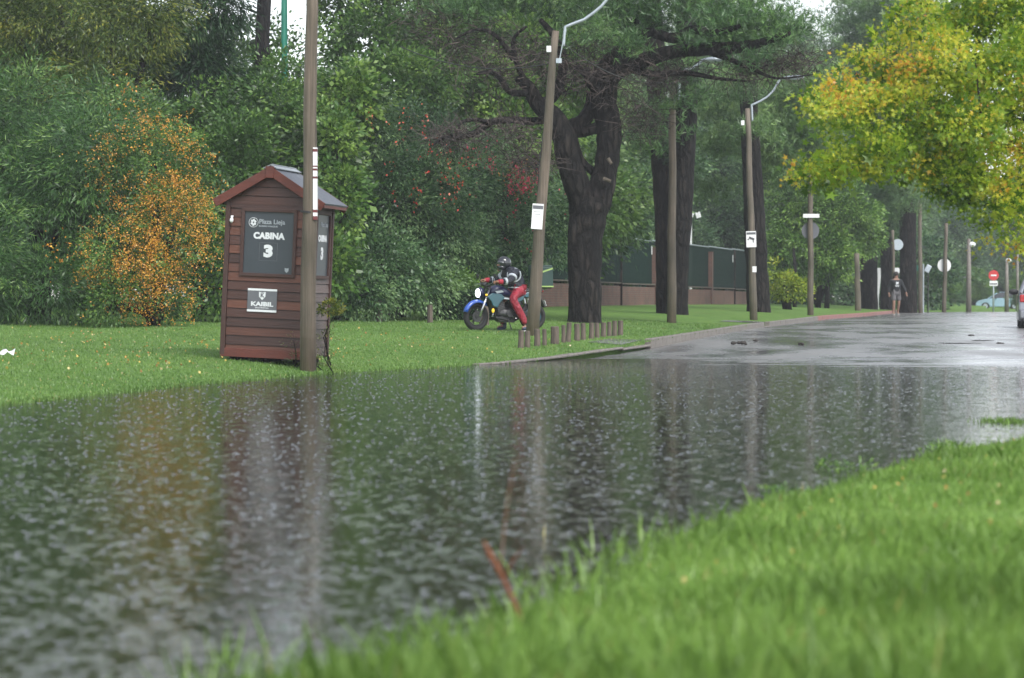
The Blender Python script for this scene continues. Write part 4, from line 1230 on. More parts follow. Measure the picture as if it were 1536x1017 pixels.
# ------------------------------------------------------------ rider
def build_rider():
    t = thing('person', bike_loc, 'person in dark helmet, striped dark jacket and red trousers astride the motorcycle', 'person', rot=(0, 0, BYAW))
    hip = (.30, 0, .90); waist = (.28, 0, 1.02); chest = (.20, 0, 1.17); neckb = (.10, 0, 1.31); neck = (.05, 0, 1.36); head = (.00, 0, 1.46)
    def arm(s, dz=0):
        sh = (.14, s * .19, 1.26); el = (.00, s * .34, 1.09 + dz * .5); wr = (-.27, s * .36, 1.06 + dz); hd = (-.36, s * .35, 1.055 + dz)
        return sh, el, wr, hd
    # hands lie on the steered grips
    def leg(s):
        if s < 0: return (.30, -.12, .87), (.06, -.27, .70), (.24, -.30, .38), (.38, -.31, .10), (.26, -.33, .045)
        return (.30, .12, .87), (.00, .26, .66), (.04, .30, .36), (.10, .30, .10), (-.05, .31, .045)
    V = [hip, waist, chest, neckb, neck, head]; Rr = [.15, .135, .16, .10, .062, .085]; E = [(0, 1), (1, 2), (2, 3), (3, 4), (4, 5)]
    for s in (-1, 1):
        a = arm(s, .04 if s > 0 else 0); n = len(V)
        V += list(a); Rr += [.070, .050, .034, .036]; E += [(3, n), (n, n + 1), (n + 1, n + 2), (n + 2, n + 3)]
        l = leg(s); n = len(V)
        V += [l[0], l[1], l[2], l[3], l[4]]; Rr += [.10, .070, .060, .042, .045]; E += [(0, n), (n, n + 1), (n + 1, n + 2), (n + 2, n + 3), (n + 3, n + 4)]
    skin_mesh('body', V, E, Rr, 1, M['skin'], t)
    # jacket
    V = [(.31, 0, .88), waist, chest, neckb, (.03, 0, 1.39)]; Rr = [.21, .205, .225, .165, .105]; E = [(0, 1), (1, 2), (2, 3), (3, 4)]
    for s in (-1, 1):
        a = arm(s, .04 if s > 0 else 0); n = len(V)
        V += [a[0], a[1], a[2]]; Rr += [.112, .084, .062]; E += [(3, n), (n, n + 1), (n + 1, n + 2)]
    skin_mesh('jacket', V, E, Rr, 2, M['jacket'], t)
    V = [(.30, 0, .90)]; Rr = [.15]; E = []
    for s in (-1, 1):
        l = leg(s); n = len(V)
        V += [l[0], l[1], l[2], (l[3][0], l[3][1], l[3][2] + .03)]; Rr += [.120, .098, .088, .072]; E += [(0, n), (n, n + 1), (n + 1, n + 2), (n + 2, n + 3)]
    skin_mesh('trousers', V, E, Rr, 2, M['red_trousers'], t)
    for s in (-1, 1):
        l = leg(s)
        ank, toe = Vector(l[3]), Vector(l[4])
        o = skin_mesh('boot', [ank + Vector((.0, 0, .12)), ank + Vector((.03, 0, -.045)), toe], [(0, 1), (1, 2)], [.072, .062, .050], 2, M['shoe_dark'], t)
        obj('sole', Bag().box((ank + toe) / 2 + Vector((0, 0, -.075 if s < 0 else -.075)), (.24, .085, .022)), M['white_sole'], o, bevel=.008)
        a = arm(s, .04 if s > 0 else 0)
        wr, hd = Vector(a[2]), Vector(a[3])
        o = obj('cuff', Bag().tube([wr + Vector((.06, 0, .005)), wr + Vector((-.04, 0, 0))], [.060, .050], 14), M['red_cuff'], t, smooth=True)
        # glove with separate bent fingers closing round the grip
        g = obj('glove', Bag().ball(hd + Vector((.03, 0, .01)), (.055, .045, .028), 12, 8), M['glove'], t, smooth=True)
        for k in range(4):
            yy = hd.y + (-.033 + k * .022); ln = (.9, 1.0, .95, .8)[k]
            obj('finger', Bag().tube([(hd.x + .0, yy, hd.z + .018), (hd.x - .040 * ln, yy, hd.z + .012), (hd.x - .052 * ln, yy, hd.z - .018), (hd.x - .030 * ln, yy, hd.z - .038)], [.011, .0105, .0095, .008], 8), M['glove'], g, smooth=True)
        obj('thumb', Bag().tube([(hd.x + .04, hd.y - s * .04, hd.z), (hd.x + .01, hd.y - s * .055, hd.z - .02), (hd.x - .02, hd.y - s * .045, hd.z - .03)], [.013, .012, .010], 8), M['glove'], g, smooth=True)
    # reflective bands: sleeves, chest loops, hem
    def band(p0, p1, r, w=.03, m='reflective'):
        p0, p1 = Vector(p0), Vector(p1); d = (p1 - p0).normalized(); c = (p0 + p1) / 2
        return obj('reflective_band', Bag().tube([c - d * w / 2, c + d * w / 2], r, 18), M[m], t, smooth=True)
    for s in (-1, 1):
        sh, el, wr, hd = [Vector(q) for q in arm(s, .04 if s > 0 else 0)]
        c = el.lerp(wr, .50); dd = (wr - el).normalized()
        obj('reflective_band', Bag().tube([c - dd * .026, c + dd * .026], .080, 18), M['reflective'], t, smooth=True)
        c = sh.lerp(el, .60); dd = (el - sh).normalized()
        obj('reflective_band', Bag().tube([c - dd * .026, c + dd * .026], .104, 18), M['reflective'], t, smooth=True)
        # loop round the shoulder
        o = Bag().ring((.14, s * .185, 1.21), (.25, 1, .1), .145, .016, 28, 6)
        obj('shoulder_loop', o, M['reflective'], t, smooth=True)
    hem = Bag()
    vs = []
    for i in range(24):
        th = 2 * math.pi * i / 24
        for dz in (-.018, .018): vs.append((.30 + .205 * math.cos(th), .205 * math.sin(th), .915 + dz - .04 * math.cos(th)))
    hem.add(vs, [(i * 2, (i * 2 + 2) % 48, (i * 2 + 3) % 48, i * 2 + 1) for i in range(24)])
    obj('reflective_hem', hem, M['reflective'], t, smooth=True)
    # helmet with open visor and a face behind it
    rt = Matrix.Rotation(R(14), 3, 'Y')
    hc = Vector((-.01, 0, 1.475))
    hm = obj('helmet', Bag().ball(hc, (.160, .135, .150), 20, 14, rt).ball(hc + Vector((-.07, 0, -.095)), (.095, .108, .060), 16, 8), M['helmet'], t, smooth=True)
    obj('visor', Bag().ball(hc + Vector((-.056, 0, -.002)), (.115, .128, .055), 18, 10, rt), M['visor'], hm, smooth=True)
    obj('face', Bag().ball(hc + Vector((-.10, 0, -.045)), (.062, .070, .035), 12, 8).ball(hc + Vector((-.163, 0, -.05)), (.014, .012, .018), 8, 6), M['skin'], hm, smooth=True)
    obj('helmet_crest', Bag().ball(hc + Vector((.0, 0, .125)), (.075, .035, .022), 12, 6), M['black_metal'], hm, smooth=True)
    return t
build_rider()

# ------------------------------------------------------------ walking person
def build_walker():
    b = on_ground(1344, 109.0); b.z = ground_z(b.x, b.y) + .012
    t = thing('person', b, 'person in black hooded top and grey shorts walking on the wet road', 'person', rot=(0, 0, R(8)))
    M['hoodie'] = mat('hoodie', (.010, .012, .014), (.018, .020, .022), .8, 8, bump=.5, bscale=12)
    M['shorts'] = mat('shorts', (.13, .125, .13), (.09, .088, .09), .8, 8)
    M['hair'] = mat('hair', (.015, .012, .010), (.03, .022, .018), .6, 30)
    L = {-1: [(-.10, 0, .92), (-.12, -.10, .50), (-.12, -.02, .10), (-.125, -.15, .04)], 1: [(.10, 0, .92), (.11, -.04, .50), (.11, .14, .12), (.115, .02, .05)]}
    A = {-1: [(-.19, .02, 1.40), (-.29, .08, 1.13), (-.31, -.02, .90), (-.30, -.06, .82)], 1: [(.19, .02, 1.40), (.32, .02, 1.13), (.40, -.10, .92), (.42, -.14, .84)]}
    V = [(0, 0, .94), (0, 0, 1.12), (0, 0, 1.32), (0, .01, 1.46), (0, 0, 1.52), (0, -.02, 1.63)]; Rr = [(.15, .11), (.13, .10), (.16, .11), (.07, .06), (.055, .055), (.085, .095)]
    E = [(0, 1), (1, 2), (2, 3), (3, 4), (4, 5)]
    for s in (-1, 1):
        n = len(V); V += L[s]; Rr += [.088, .062, .042, .042]; E += [(0, n), (n, n + 1), (n + 1, n + 2), (n + 2, n + 3)]
        n = len(V); V += A[s]; Rr += [.062, .045, .032, .034]; E += [(3, n), (n, n + 1), (n + 1, n + 2), (n + 2, n + 3)]
    skin_mesh('body', V, E, Rr, 2, M['skin'], t)
    V = [(0, 0, .80), (0, 0, 1.12), (0, 0, 1.32), (0, .01, 1.46)]; Rr = [(.215, .15), (.21, .15), (.225, .155), (.125, .11)]; E = [(0, 1), (1, 2), (2, 3)]
    for s in (-1, 1):
        n = len(V); V += A[s][:3]; Rr += [.092, .072, .055]; E += [(3, n), (n, n + 1), (n + 1, n + 2)]
    hd = skin_mesh('hooded_top', V, E, Rr, 2, M['hoodie'], t)
    o = text('lettering', 'M', .13, (0, -.175, 1.30), hd, M['white_letter'], bold=.01)
    for z, w in ((1.215, .17), (1.175, .14)):
        obj('print_line', Bag().box((0, -.172, z), (w, .010, .020)), M['white_letter'], hd)
    obj('hood', Bag().ball((0, .07, 1.50), (.13, .10, .07), 14, 8), M['hoodie'], t, smooth=True)
    V = [(0, 0, .92)]; Rr = [.14]; E = []
    for s in (-1, 1):
        h, k = Vector(L[s][0]), Vector(L[s][1]); n = len(V)
        V += [tuple(h), tuple(h.lerp(k, .55)), tuple(h.lerp(k, .85))]; Rr += [.115, .108, .105]; E += [(0, n), (n, n + 1), (n + 1, n + 2)]
    skin_mesh('shorts', V, E, Rr, 2, M['shorts'], t)
    for s in (-1, 1):
        a, c = Vector(L[s][2]), Vector(L[s][3])
        skin_mesh('shoe', [a + Vector((0, .03, -.045)), (a + c) / 2 + Vector((0, 0, -.02)), c], [(0, 1), (1, 2)], [.048, .048, .042], 2, M['white_sole'], t)
        w, h = Vector(A[s][2]), Vector(A[s][3])
        for k in range(4):
            obj('finger', Bag().tube([h + Vector((-.024 + k * .016, 0, -.01)), h + Vector((-.024 + k * .016, -.012, -.05)), h + Vector((-.022 + k * .015, .0, -.08))], [.010, .009, .007], 6), M['skin'], t, smooth=True)
        obj('thumb', Bag().tube([h + Vector((-s * .03, -.01, .01)), h + Vector((-s * .045, -.03, -.03))], [.011, .009], 6), M['skin'], t, smooth=True)
    obj('hair', Bag().ball((0, .015, 1.685), (.115, .12, .10), 16, 10).ball((-.08, .03, 1.60), (.05, .08, .09), 10, 8).ball((.08, .03, 1.60), (.05, .08, .09), 10, 8), M['hair'], t, smooth=True)
    f = Bag().ball((0, -.118, 1.615), (.014, .022, .022), 8, 6)
    obj('nose', f, M['skin'], t, smooth=True)
    for s in (-1, 1):
        obj('eye', Bag().ball((s * .032, -.100, 1.645), (.014, .010, .008), 8, 6), M['hair'], t, smooth=True)
    obj('mouth', Bag().ball((0, -.104, 1.575), (.024, .008, .006), 8, 6), M['sign_red'], t, smooth=True)
build_walker()

# ------------------------------------------------------------ cars
M['glass_dark'] = mat('glass_dark', (.02, .025, .03), (.025, .03, .035), .08, 3, coat=.5)
M['tail_red'] = mat('tail_red', (.45, .015, .02), (.36, .01, .015), .2, 8, coat=.6)
M['plastic_dark'] = mat('plastic_dark', (.03, .03, .032), (.04, .04, .042), .6, 12)
def build_car(loc, yaw, paint, label):
    t = thing('parked_car', loc, label, 'car', 'parked cars', rot=(0, 0, yaw))
    Wd, L = 1.72, 4.1
    prof = [(.06, .30), (.02, .55), (.05, .82), (.10, .98), (.9, 1.0), (2.6, .98), (3.3, .90), (3.85, .78), (4.05, .62), (4.08, .35), (3.95, .24)]
    def arc(cx, r=.36, n=7): return [(cx + r * math.cos(math.pi * i / n), .24 + r * math.sin(math.pi * i / n) * 1.0) for i in range(n + 1)]
    outline = prof + arc(3.25) + arc(.78) + [(.2, .24)]
    obj('body', Bag().prism(outline, -Wd / 2, Wd / 2), paint, t, bevel=.05)
    # cabin: tapered
    lo = [(.10, .97), (3.05, .95)]; 
    base = [(.08, .98), (.9, 1.0), (2.0, 1.0), (3.05, .93)]
    top = [(.42, 1.44), (.95, 1.48), (1.75, 1.48), (2.25, 1.40)]
    vs = []
    for (x, z), hw in [(p, .80) for p in base] + [(p, .62) for p in top]:
        vs += [(x, -hw, z), (x, hw, z)]
    fs = []
    for i in range(3):
        a, b_ = i * 2, 8 + i * 2
        fs += [(a, a + 2, b_ + 2, b_), (a + 1, b_ + 1, b_ + 3, a + 3), (b_, b_ + 2, b_ + 3, b_ + 1), (a, a + 1, a + 3, a + 2)]
    fs += [(0, 8, 9, 1), (6, 7, 15, 14)]
    obj('glasshouse', Bag().add(vs, fs), M['glass_dark'], t, bevel=.04)
    rf = Bag()
    for i in range(3):
        pass
    obj('roof', Bag().box((1.32, 0, 1.488), (1.5, 1.22, .04)), paint, t, bevel=.02)
    for s in (-1, 1):
        for (x0, z0, x1, z1) in ((.08, .98, .42, 1.46), (1.45, 1.0, 1.42, 1.48), (3.05, .93, 2.25, 1.42)):
            obj('pillar', Bag().tube([(x0, s * .805, z0), (x1, s * .625, z1)], .045, 6), paint, t)
    for (x, s) in ((.78, -1), (.78, 1), (3.25, -1), (3.25, 1)):
        w = obj('wheel', Bag().tube([(x, s * .66, .31), (x, s * .845, .31)], .20, 18), M['galvanised'], t)
        obj('tyre', Bag().ring((x, s * .76, .31), (0, 1, 0), .235, .085, 28, 10), M['rubber'], w, smooth=True)
    for s in (-1, 1):
        obj('tail_light', Bag().box((.06, s * .70, .84), (.12, .26, .20)), M['tail_red'], t, bevel=.03)
        obj('wing_mirror', Bag().ball((2.35, s * .96, 1.02), (.09, .13, .08), 12, 8), M['plastic_dark'], t, smooth=True)
        obj('headlight', Bag().box((3.9, s * .62, .70), (.24, .34, .13)), M['glass_dark'], t, bevel=.03)
    obj('bumper', Bag().box((.03, 0, .42), (.12, 1.66, .22)), paint, t, bevel=.04)
    obj('bumper_skirt', Bag().box((.05, 0, .28), (.10, 1.5, .10)), M['plastic_dark'], t, bevel=.02)
    obj('number_plate', Bag().box((-.035, 0, .62), (.012, .42, .12)), M['white_board'], t)
    obj('underside', Bag().box((2.05, 0, .26), (3.4, 1.3, .08)), M['plastic_dark'], t)
    return t
M['paint_silver'] = mat('paint_silver', (.26, .27, .30), (.22, .23, .26), .28, 3, metal=.4, coat=.7)
M['paint_paleblue'] = mat('paint_paleblue', (.30, .46, .56), (.27, .42, .52), .3, 3, coat=.6)
cx = X(1519, 70) + 1.03
build_car((cx, 70, ground_z(cx, 70) - .03), R(90 - 10), M['paint_silver'], 'silver car parked at the right edge of the road, seen from behind')
cp = Vector((X(1500, 230), 230, Z(466.5, 230)))
build_car((cp.x + 1.9, cp.y - .6, ground_z(cp.x, cp.y)), R(172), M['paint_paleblue'], 'pale blue car parked far beyond the junction')

# ------------------------------------------------------------ small things on road and lawn
rk = random.Random(12)
M['mud'] = mat('mud', (.02, .017, .014), (.04, .032, .025), .7, 20, bump=.6, bscale=30)
for i, (px, py, r, lb) in enumerate(((1103, 516, .09, 'dark clod of wet debris, left of the pair on the flooded road edge'), (1112, 515.5, .10, 'dark clod of wet debris, right of the touching pair'), (1120, 517, .05, 'small dark clod just right of the debris pair'),
                          (1135, 512, .07, 'flat dark debris a little behind the pair'), (1202, 517, .07, 'lone dark clod in the middle of the wet road'), (1457, 505, .08, 'dark round clod far right on the wet road'), (1500, 517, .08, 'dark clod nearest the silver car on the wet road'))):
    p = drop(px, py, 44)
    g = Bag()
    r *= .72
    for k in range(5): g.ball((rk.uniform(-r, r), rk.uniform(-r, r), r * .25 * rk.random()), (r * rk.uniform(.5, .9), r * rk.uniform(.5, .9), r * rk.uniform(.35, .6)), 8, 6)
    o = obj('debris_clod', g, M['mud'], None, smooth=True); o.location = p + Vector((0, 0, r * .2)); tag(o, lb, 'debris', 'dark debris lying on the wet road')
for i, (px, py, ln, lb) in enumerate(((1440, 517, .9, 'long thin wet twig lying across the road'), (1475, 513, .5, 'shorter thin twig on the road, nearer the silver car'))):
    p = drop(px, py, 44)
    pts = [(-ln / 2 + ln * k / 6, rk.uniform(-.1, .1), .02 + .02 * rk.random()) for k in range(7)]
    o = obj('fallen_twig', Bag().tube(pts, [.004, .009, .010, .009, .008, .006, .003], 6), M['bark_dark'], None); o.location = p; tag(o, lb, 'twig')
p = drop(6, 534, 20)
g = Bag(); vs = []
for i in range(7):
    for j in range(4):
        vs.append((-.12 + i * .045, -.07 + j * .05, .03 + .03 * math.sin(i * 1.9 + j) + .015 * j))
g.add(vs, [(i * 4 + j, i * 4 + j + 1, i * 4 + j + 5, i * 4 + j + 4) for i in range(6) for j in range(3)])
o = obj('plastic_bag', g, M['white_board'], None, smooth=True); o.location = p; tag(o, 'crumpled white plastic litter on the lawn at the left edge', 'litter')
o.modifiers.new('s', 'SOLIDIFY').thickness = .004

# broken brown reed in the foreground
M['reed'] = mat('reed', (.22, .075, .03), (.14, .05, .025), .8, 30, (6, 6, 1))
b = Vector((X(790, 8.7), 8.7, .04)); t = thing('broken_reed', b, 'broken red brown reed stem sticking out of the water by the near bank', 'reed')
q = [P(790, 950, 8.7), P(776, 915, 8.7), P(758, 875, 8.7), P(745, 850, 8.7), P(735, 832, 8.7), P(725, 811, 8.7)]
obj('stem', Bag().tube(rel(q, b), [.0065, .009, .008, .010, .011, .004], 6), M['reed'], t)
q = [P(756, 868, 8.7), P(765, 848, 8.68), P(776, 832, 8.66), P(783, 824, 8.64)]
obj('side_shoot', Bag().tube(rel(q, b), [.004, .004, .004, .002], 6), M['reed'], t)
q = [P(750, 860, 8.7), P(760, 760, 8.9), P(772, 690, 9.1)]
obj('seed_stalk', Bag().tube(rel(q, b), [.002, .0015, .001], 5), M['reed'], t)

# ------------------------------------------------------------ vegetation
def blob_px(px, py, d, rpx, rpy, ry=None):
    k = F / d
    return (X(px, d), d, Z(py, d), rpx / k, (ry if ry else rpx / k * .9), rpy / k)

def plant(name, base_px, base_d, blobs, m, label, cat, per_m2=7, leaf=(.12, .05), droop=.3, cl=.35, per=30, group=None, seed=1, kind='diamond',
          tint=0., trunk=None, shell=(.55, 1.03), back=.35, part='foliage', bark='bark_dark', flat=.7, fill=True):
    rng = np.random.default_rng(seed)
    if fill: per_m2 *= .85; per *= 1.3; cl *= .85; shell = (.42, shell[1])
    b = on_ground(base_px, base_d)
    t = thing(name, b, label, cat, group)
    bl = [blob_px(*q) for q in blobs]
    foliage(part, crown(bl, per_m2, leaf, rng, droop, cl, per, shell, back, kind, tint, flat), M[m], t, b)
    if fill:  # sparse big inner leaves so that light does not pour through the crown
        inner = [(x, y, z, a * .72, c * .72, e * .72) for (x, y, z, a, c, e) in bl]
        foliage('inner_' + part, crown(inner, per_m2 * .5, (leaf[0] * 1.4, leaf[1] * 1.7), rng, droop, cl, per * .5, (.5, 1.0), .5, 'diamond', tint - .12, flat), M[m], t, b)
    if trunk is None:
        trunk = [(bl[i][0], bl[i][1], bl[i][2]) for i in range(min(5, len(bl)))]
        g = 0
        for q in trunk:
            top = Vector(q) - b
            midp = Vector((top.x * .35 + rng.normal() * .1, top.y * .35, top.z * .5))
            obj('stem', Bag().tube([(rng.normal() * .1, rng.normal() * .1, -.1), midp, top], [min(.09, q_ * .35) for q_ in (bl[0][3], bl[0][3] * .7, bl[0][3] * .25)] if bl[0][3] > .4 else [.012, .009, .004], 7), M[bark], t, smooth=True)
    return t, b, bl

def sprinkle(t, b, blobs, n, size, m, seed, part, per=5, spread=.12, droop=.6, shell=1.02, front=True):
    """berries or flowers in small bunches over the outside of the blobs"""
    rng = np.random.default_rng(seed); PO = []
    w = np.array([q[3] * q[5] for q in blobs]); w = w / w.sum()
    for q, wi in zip(blobs, w):
        k = max(2, int(n * wi)); d = unit(rng.normal(size=(k, 3))); d[:, 1] = -np.abs(d[:, 1])
        c = np.array(q[:3]) + d * np.array(q[3:]) * shell * rng.uniform(.80, 1.03, k)[:, None]
        idx = np.repeat(np.arange(k), rng.integers(2, per * 2, k))
        PO.append(c[idx] + rng.normal(size=(len(idx), 3)) * spread * np.array([1, .6, 1.5]))
    PO = np.concatenate(PO)
    V, T = leaves(PO, rng.normal(size=PO.shape) + np.array([0, -.3, -droop]), size, size * .8, rng, rng.uniform(0, 1, len(PO)))
    foliage(part, (V, T), M[m], t, b)

HG = 'tall shrubs and trees of the thicket along the lawn'
plant('feathery_tree', 60, 59, [(60, 320, 59, 110, 120), (30, 210, 60, 90, 120), (130, 260, 58.5, 85, 110), (70, 430, 57.5, 90, 62), (-30, 400, 57, 70, 100), (150, 180, 62, 70, 70), (190, 330, 59.5, 50, 90), (-60, 200, 60, 90, 160)],
      'leaf_willow', 'tall feathery mid green tree at the left edge, reaching the lawn', 'tree', 8, (.17, .026), .55, .40, 42, HG, 11, tint=-.16)
plant('yellow_green_tree', 170, 66, [(170, 50, 66, 100, 70), (90, 10, 66, 100, 80), (230, 20, 66, 60, 70), (30, 60, 66, 100, 80), (140, 130, 65, 80, 50), (-60, 20, 66, 100, 110)],
      'leaf_yellowgreen', 'yellow green drooping tree crown above the feathery tree, top left', 'tree', 7, (.14, .035), .7, .42, 36, HG, 12, tint=-.12)
t, b, bl = plant('firethorn_bush', 235, 57, [(230, 250, 58, 80, 75), (260, 340, 57, 62, 78), (190, 385, 56.5, 62, 70), (170, 450, 56, 52, 38), (240, 430, 57, 55, 55), (285, 270, 58, 38, 58), (200, 180, 60, 60, 60)],
      'leaf_mid', 'arching bush heavy with orange berries left of the cabin', 'bush', 8, (.085, .035), .5, .30, 44, HG, 13)
def sprays(t, b, blobs, n, size, m, seed, part):
    """berries strung along short arching hanging shoots"""
    rng = np.random.default_rng(seed); PO = []
    w = np.array([q[3] * q[5] for q in blobs]); w = w / w.sum()
    for q, wi in zip(blobs, w):
        k = max(2, int(n * wi)); d = unit(rng.normal(size=(k, 3))); d[:, 1] = -np.abs(d[:, 1])
        c = np.array(q[:3]) + d * np.array(q[3:]) * rng.uniform(.82, 1.08, k)[:, None]
        dirx = rng.normal(size=(k, 3)) * .5 + d * .5
        m_ = rng.integers(6, 26, k); idx = np.repeat(np.arange(k), m_)
        s_ = rng.random(len(idx)) * rng.uniform(.2, .6, k)[idx]
        off = dirx[idx] * s_[:, None]; off[:, 2] -= s_ ** 1.5 * .9
        PO.append(c[idx] + off + rng.normal(size=(len(idx), 3)) * .035)
    PO = np.concatenate(PO)
    foliage(part, leaves(PO, rng.normal(size=PO.shape) + np.array([0, -.3, -.3]), size, size * .9, rng, rng.uniform(0, 1, len(PO))), M[m], t, b)
sprays(t, b, bl[:3] + bl[4:6], 640, .034, 'berry', 14, 'berries')
sprays(t, b, [blob_px(262, 330, 57, 48, 60), blob_px(215, 400, 56.2, 42, 50)], 520, .034, 'berry', 15, 'berries')
sprinkle(t, b, [blob_px(185, 160, 60, 30, 30), blob_px(95, 370, 57, 20, 20)], 25, .06, 'berry', 16, 'berries', 6, .14, .8)
plant('weeping_conifer', 300, 68, [(300, 30, 68, 55, 70), (295, 105, 68, 45, 60), (340, 10, 68, 40, 45), (265, 70, 69, 35, 60), (330, 120, 68, 40, 40), (240, 95, 69, 60, 40)],
      'leaf_deep', 'dark weeping conifer standing above the cabin roof, left of the post', 'tree', 9, (.24, .03), .9, .38, 46, HG, 17, tint=-.18)
plant('dense_shrub', 400, 64, [(400, 190, 66, 90, 75), (350, 260, 64, 75, 90), (470, 240, 65, 75, 95), (430, 150, 68, 90, 60), (330, 430, 61, 50, 62), (310, 200, 66, 55, 60), (520, 170, 67, 60, 60), (340, 340, 62, 55, 70)],
      'leaf_mid', 'large mid green shrub mass directly behind the cabin', 'shrub', 7, (.14, .06), .35, .38, 36, HG, 18, tint=-.12)
plant('glossy_tree', 510, 64, [(505, 230, 64, 40, 65), (515, 310, 63, 34, 70), (500, 400, 62, 35, 60), (525, 150, 66, 50, 60)],
      'leaf_mid', 'light leaved tree just right of the cabin roof, with glossy leaves', 'tree', 9, (.15, .08), .4, .32, 30, HG, 19, tint=.16)
t, b, bl = plant('trumpet_vine_hedge', 600, 68, [(590, 300, 67, 75, 105), (570, 400, 64, 62, 70), (640, 330, 67, 80, 100), (620, 420, 65, 62, 52), (540, 440, 63, 42, 40), (600, 220, 69, 90, 65), (690, 300, 69, 62, 80), (700, 385, 68, 50, 50)],
      'leaf_hedge', 'big dark green hedge mass with scattered red flowers between cabin and motorcycle', 'hedge', 9, (.11, .045), .5, .34, 46, HG, 20, tint=.10)
sprinkle(t, b, [blob_px(590, 190, 66, 60, 40), blob_px(640, 260, 65, 60, 60), blob_px(690, 270, 66.5, 50, 50)], 46, .062, 'petal_red', 21, 'flowers', 4, .07)
t, b, bl = plant('bougainvillea_hedge', 770, 72, [(755, 320, 71, 62, 80), (810, 330, 73, 55, 72), (760, 400, 70, 52, 55), (820, 372, 75, 42, 40), (720, 240, 72, 50, 50), (850, 300, 76, 40, 45)],
      'leaf_hedge', 'green climbing hedge with clusters of pink red flowers behind the leaning post', 'hedge', 9, (.11, .05), .45, .32, 44, HG, 22, tint=.10)
sprinkle(t, b, [blob_px(715, 240, 70, 30, 16), blob_px(792, 265, 70.5, 32, 12), blob_px(785, 275, 70, 26, 14)], 60, .075, 'petal_pink', 23, 'flowers', 7, .09)
sprinkle(t, b, bl[:4], 34, .085, 'petal_pink', 24, 'flowers', 5, .09)
sprinkle(t, b, [blob_px(772, 268, 71.5, 20, 18)], 40, .10, 'berry', 25, 'autumn_leaves', 5, .12)
plant('small_shrub', 685, 67, [(685, 422, 66.5, 32, 18), (668, 428, 66, 20, 14), (705, 430, 67, 18, 13)], 'leaf_light', 'small rounded yellow green shrub behind the clipped hedge by the motorcycle', 'shrub', 16, (.08, .04), .1, .16, 34, None, 26, tint=.1)
# clipped box hedge
bb = on_ground(695, 66)
rng = np.random.default_rng(27)
t = thing('clipped_hedge', bb, 'low flat topped clipped hedge left of the motorcycle', 'hedge')
n = 9000
w, dpt, h = 1.75, .7, Z(440, 66) - bb.z
f = rng.integers(0, 3, n); q = rng.random((n, 3)) * np.array([w, dpt, h]) - np.array([w / 2, dpt / 2, 0])
q[f == 0, 1] = -dpt / 2; q[f == 1, 2] = h; q[f == 2, 0] = np.sign(q[f == 2, 0]) * w / 2
q += rng.normal(size=q.shape) * .025
foliage('foliage', leaves(q, rng.normal(size=(n, 3)) + np.array([0, -.6, .3]), .07, .04, rng, rng.normal(.4, .2, n)), M['leaf_deep'], t)
obj('inner_twigs', Bag().box((0, 0, h / 2 - .03), (w - .08, dpt - .08, h - .06)), M['bark_dark'], t)

# background trees seen over the thicket
plant('open_tree', 430, 92, [(380, 60, 92, 45, 40), (350, 100, 92, 50, 40), (450, 95, 92, 70, 45), (340, 70, 92, 30, 25)],
      'leaf_mid', 'thin crowned tree with pale sky showing through beside the green mast', 'tree', 5, (.2, .09), .3, .45, 20, None, 28, fill=False, tint=-.05)
tb = on_ground(395, 90); t = thing('dark_trunk_tree', tb, 'dark bare trunk rising behind the thicket, left of the green mast', 'tree')
obj('trunk', Bag().tube(rel([P(398, 440, 90), P(397, 200, 90), P(394, 60, 90), P(397, 0, 90), P(402, -120, 90)], tb), [.36, .30, .24, .24, .18], 12), M['bark_dark'], t, smooth=True)
foliage('crown', crown([blob_px(400, -150, 90, 70, 40), blob_px(340, -110, 92, 40, 30)], 6, (.22, .09), np.random.default_rng(3), .3, .45, 26), M['leaf_deep'], t, tb)
plant('tall_tree', 560, 82, [(560, 70, 82, 80, 70), (620, 30, 84, 80, 60), (600, 130, 80, 90, 55), (510, 10, 84, 35, 50), (680, 100, 82, 60, 60), (700, 20, 85, 60, 60), (570, -70, 84, 120, 80), (700, -80, 85, 90, 70)],
      'leaf_mid', 'tall fresh green tree behind the thicket, right of the thick upright post', 'tree', 6, (.18, .08), .35, .45, 34, HG, 29, tint=-.02)
plant('lime_tree', 740, 84, [(740, 130, 83, 60, 50), (800, 60, 84, 60, 55), (780, 190, 83, 70, 45), (850, 130, 86, 50, 60)],
      'leaf_light', 'bright lime green tree seen through the bare branches of the big pine', 'tree', 6, (.18, .09), .3, .42, 34, HG, 30, tint=.08)
plant('fence_tree', 930, 125, [(930, 230, 125, 55, 75), (905, 310, 122, 40, 40), (960, 320, 126, 50, 45), (880, 200, 126, 40, 60)], 'leaf_light', 'pale green tree just beyond the fence, right of the big pine trunk', 'tree', 9, (.17, .09), .3, .45, 46, None, 31, tint=.05)
plant('dark_fence_tree', 1080, 150, [(1080, 330, 150, 60, 65), (1060, 250, 150, 60, 70), (1020, 370, 146, 50, 50), (1100, 410, 150, 40, 40)], 'leaf_hedge', 'dull green tree beyond the fence, between the paired pines and the third pine', 'tree', 6, (.19, .09), .3, .5, 44, None, 32, tint=-.05)
plant('light_tree', 1225, 122, [(1200, 320, 122, 48, 42), (1260, 325, 122, 55, 42), (1225, 380, 121, 60, 42), (1175, 370, 121, 30, 30), (1295, 350, 123, 32, 26), (1240, 275, 123, 50, 40)],
      'leaf_light', 'light green broadleaf tree around the post with the round sign', 'tree', 9, (.17, .085), .35, .42, 44, None, 33, tint=-.02)
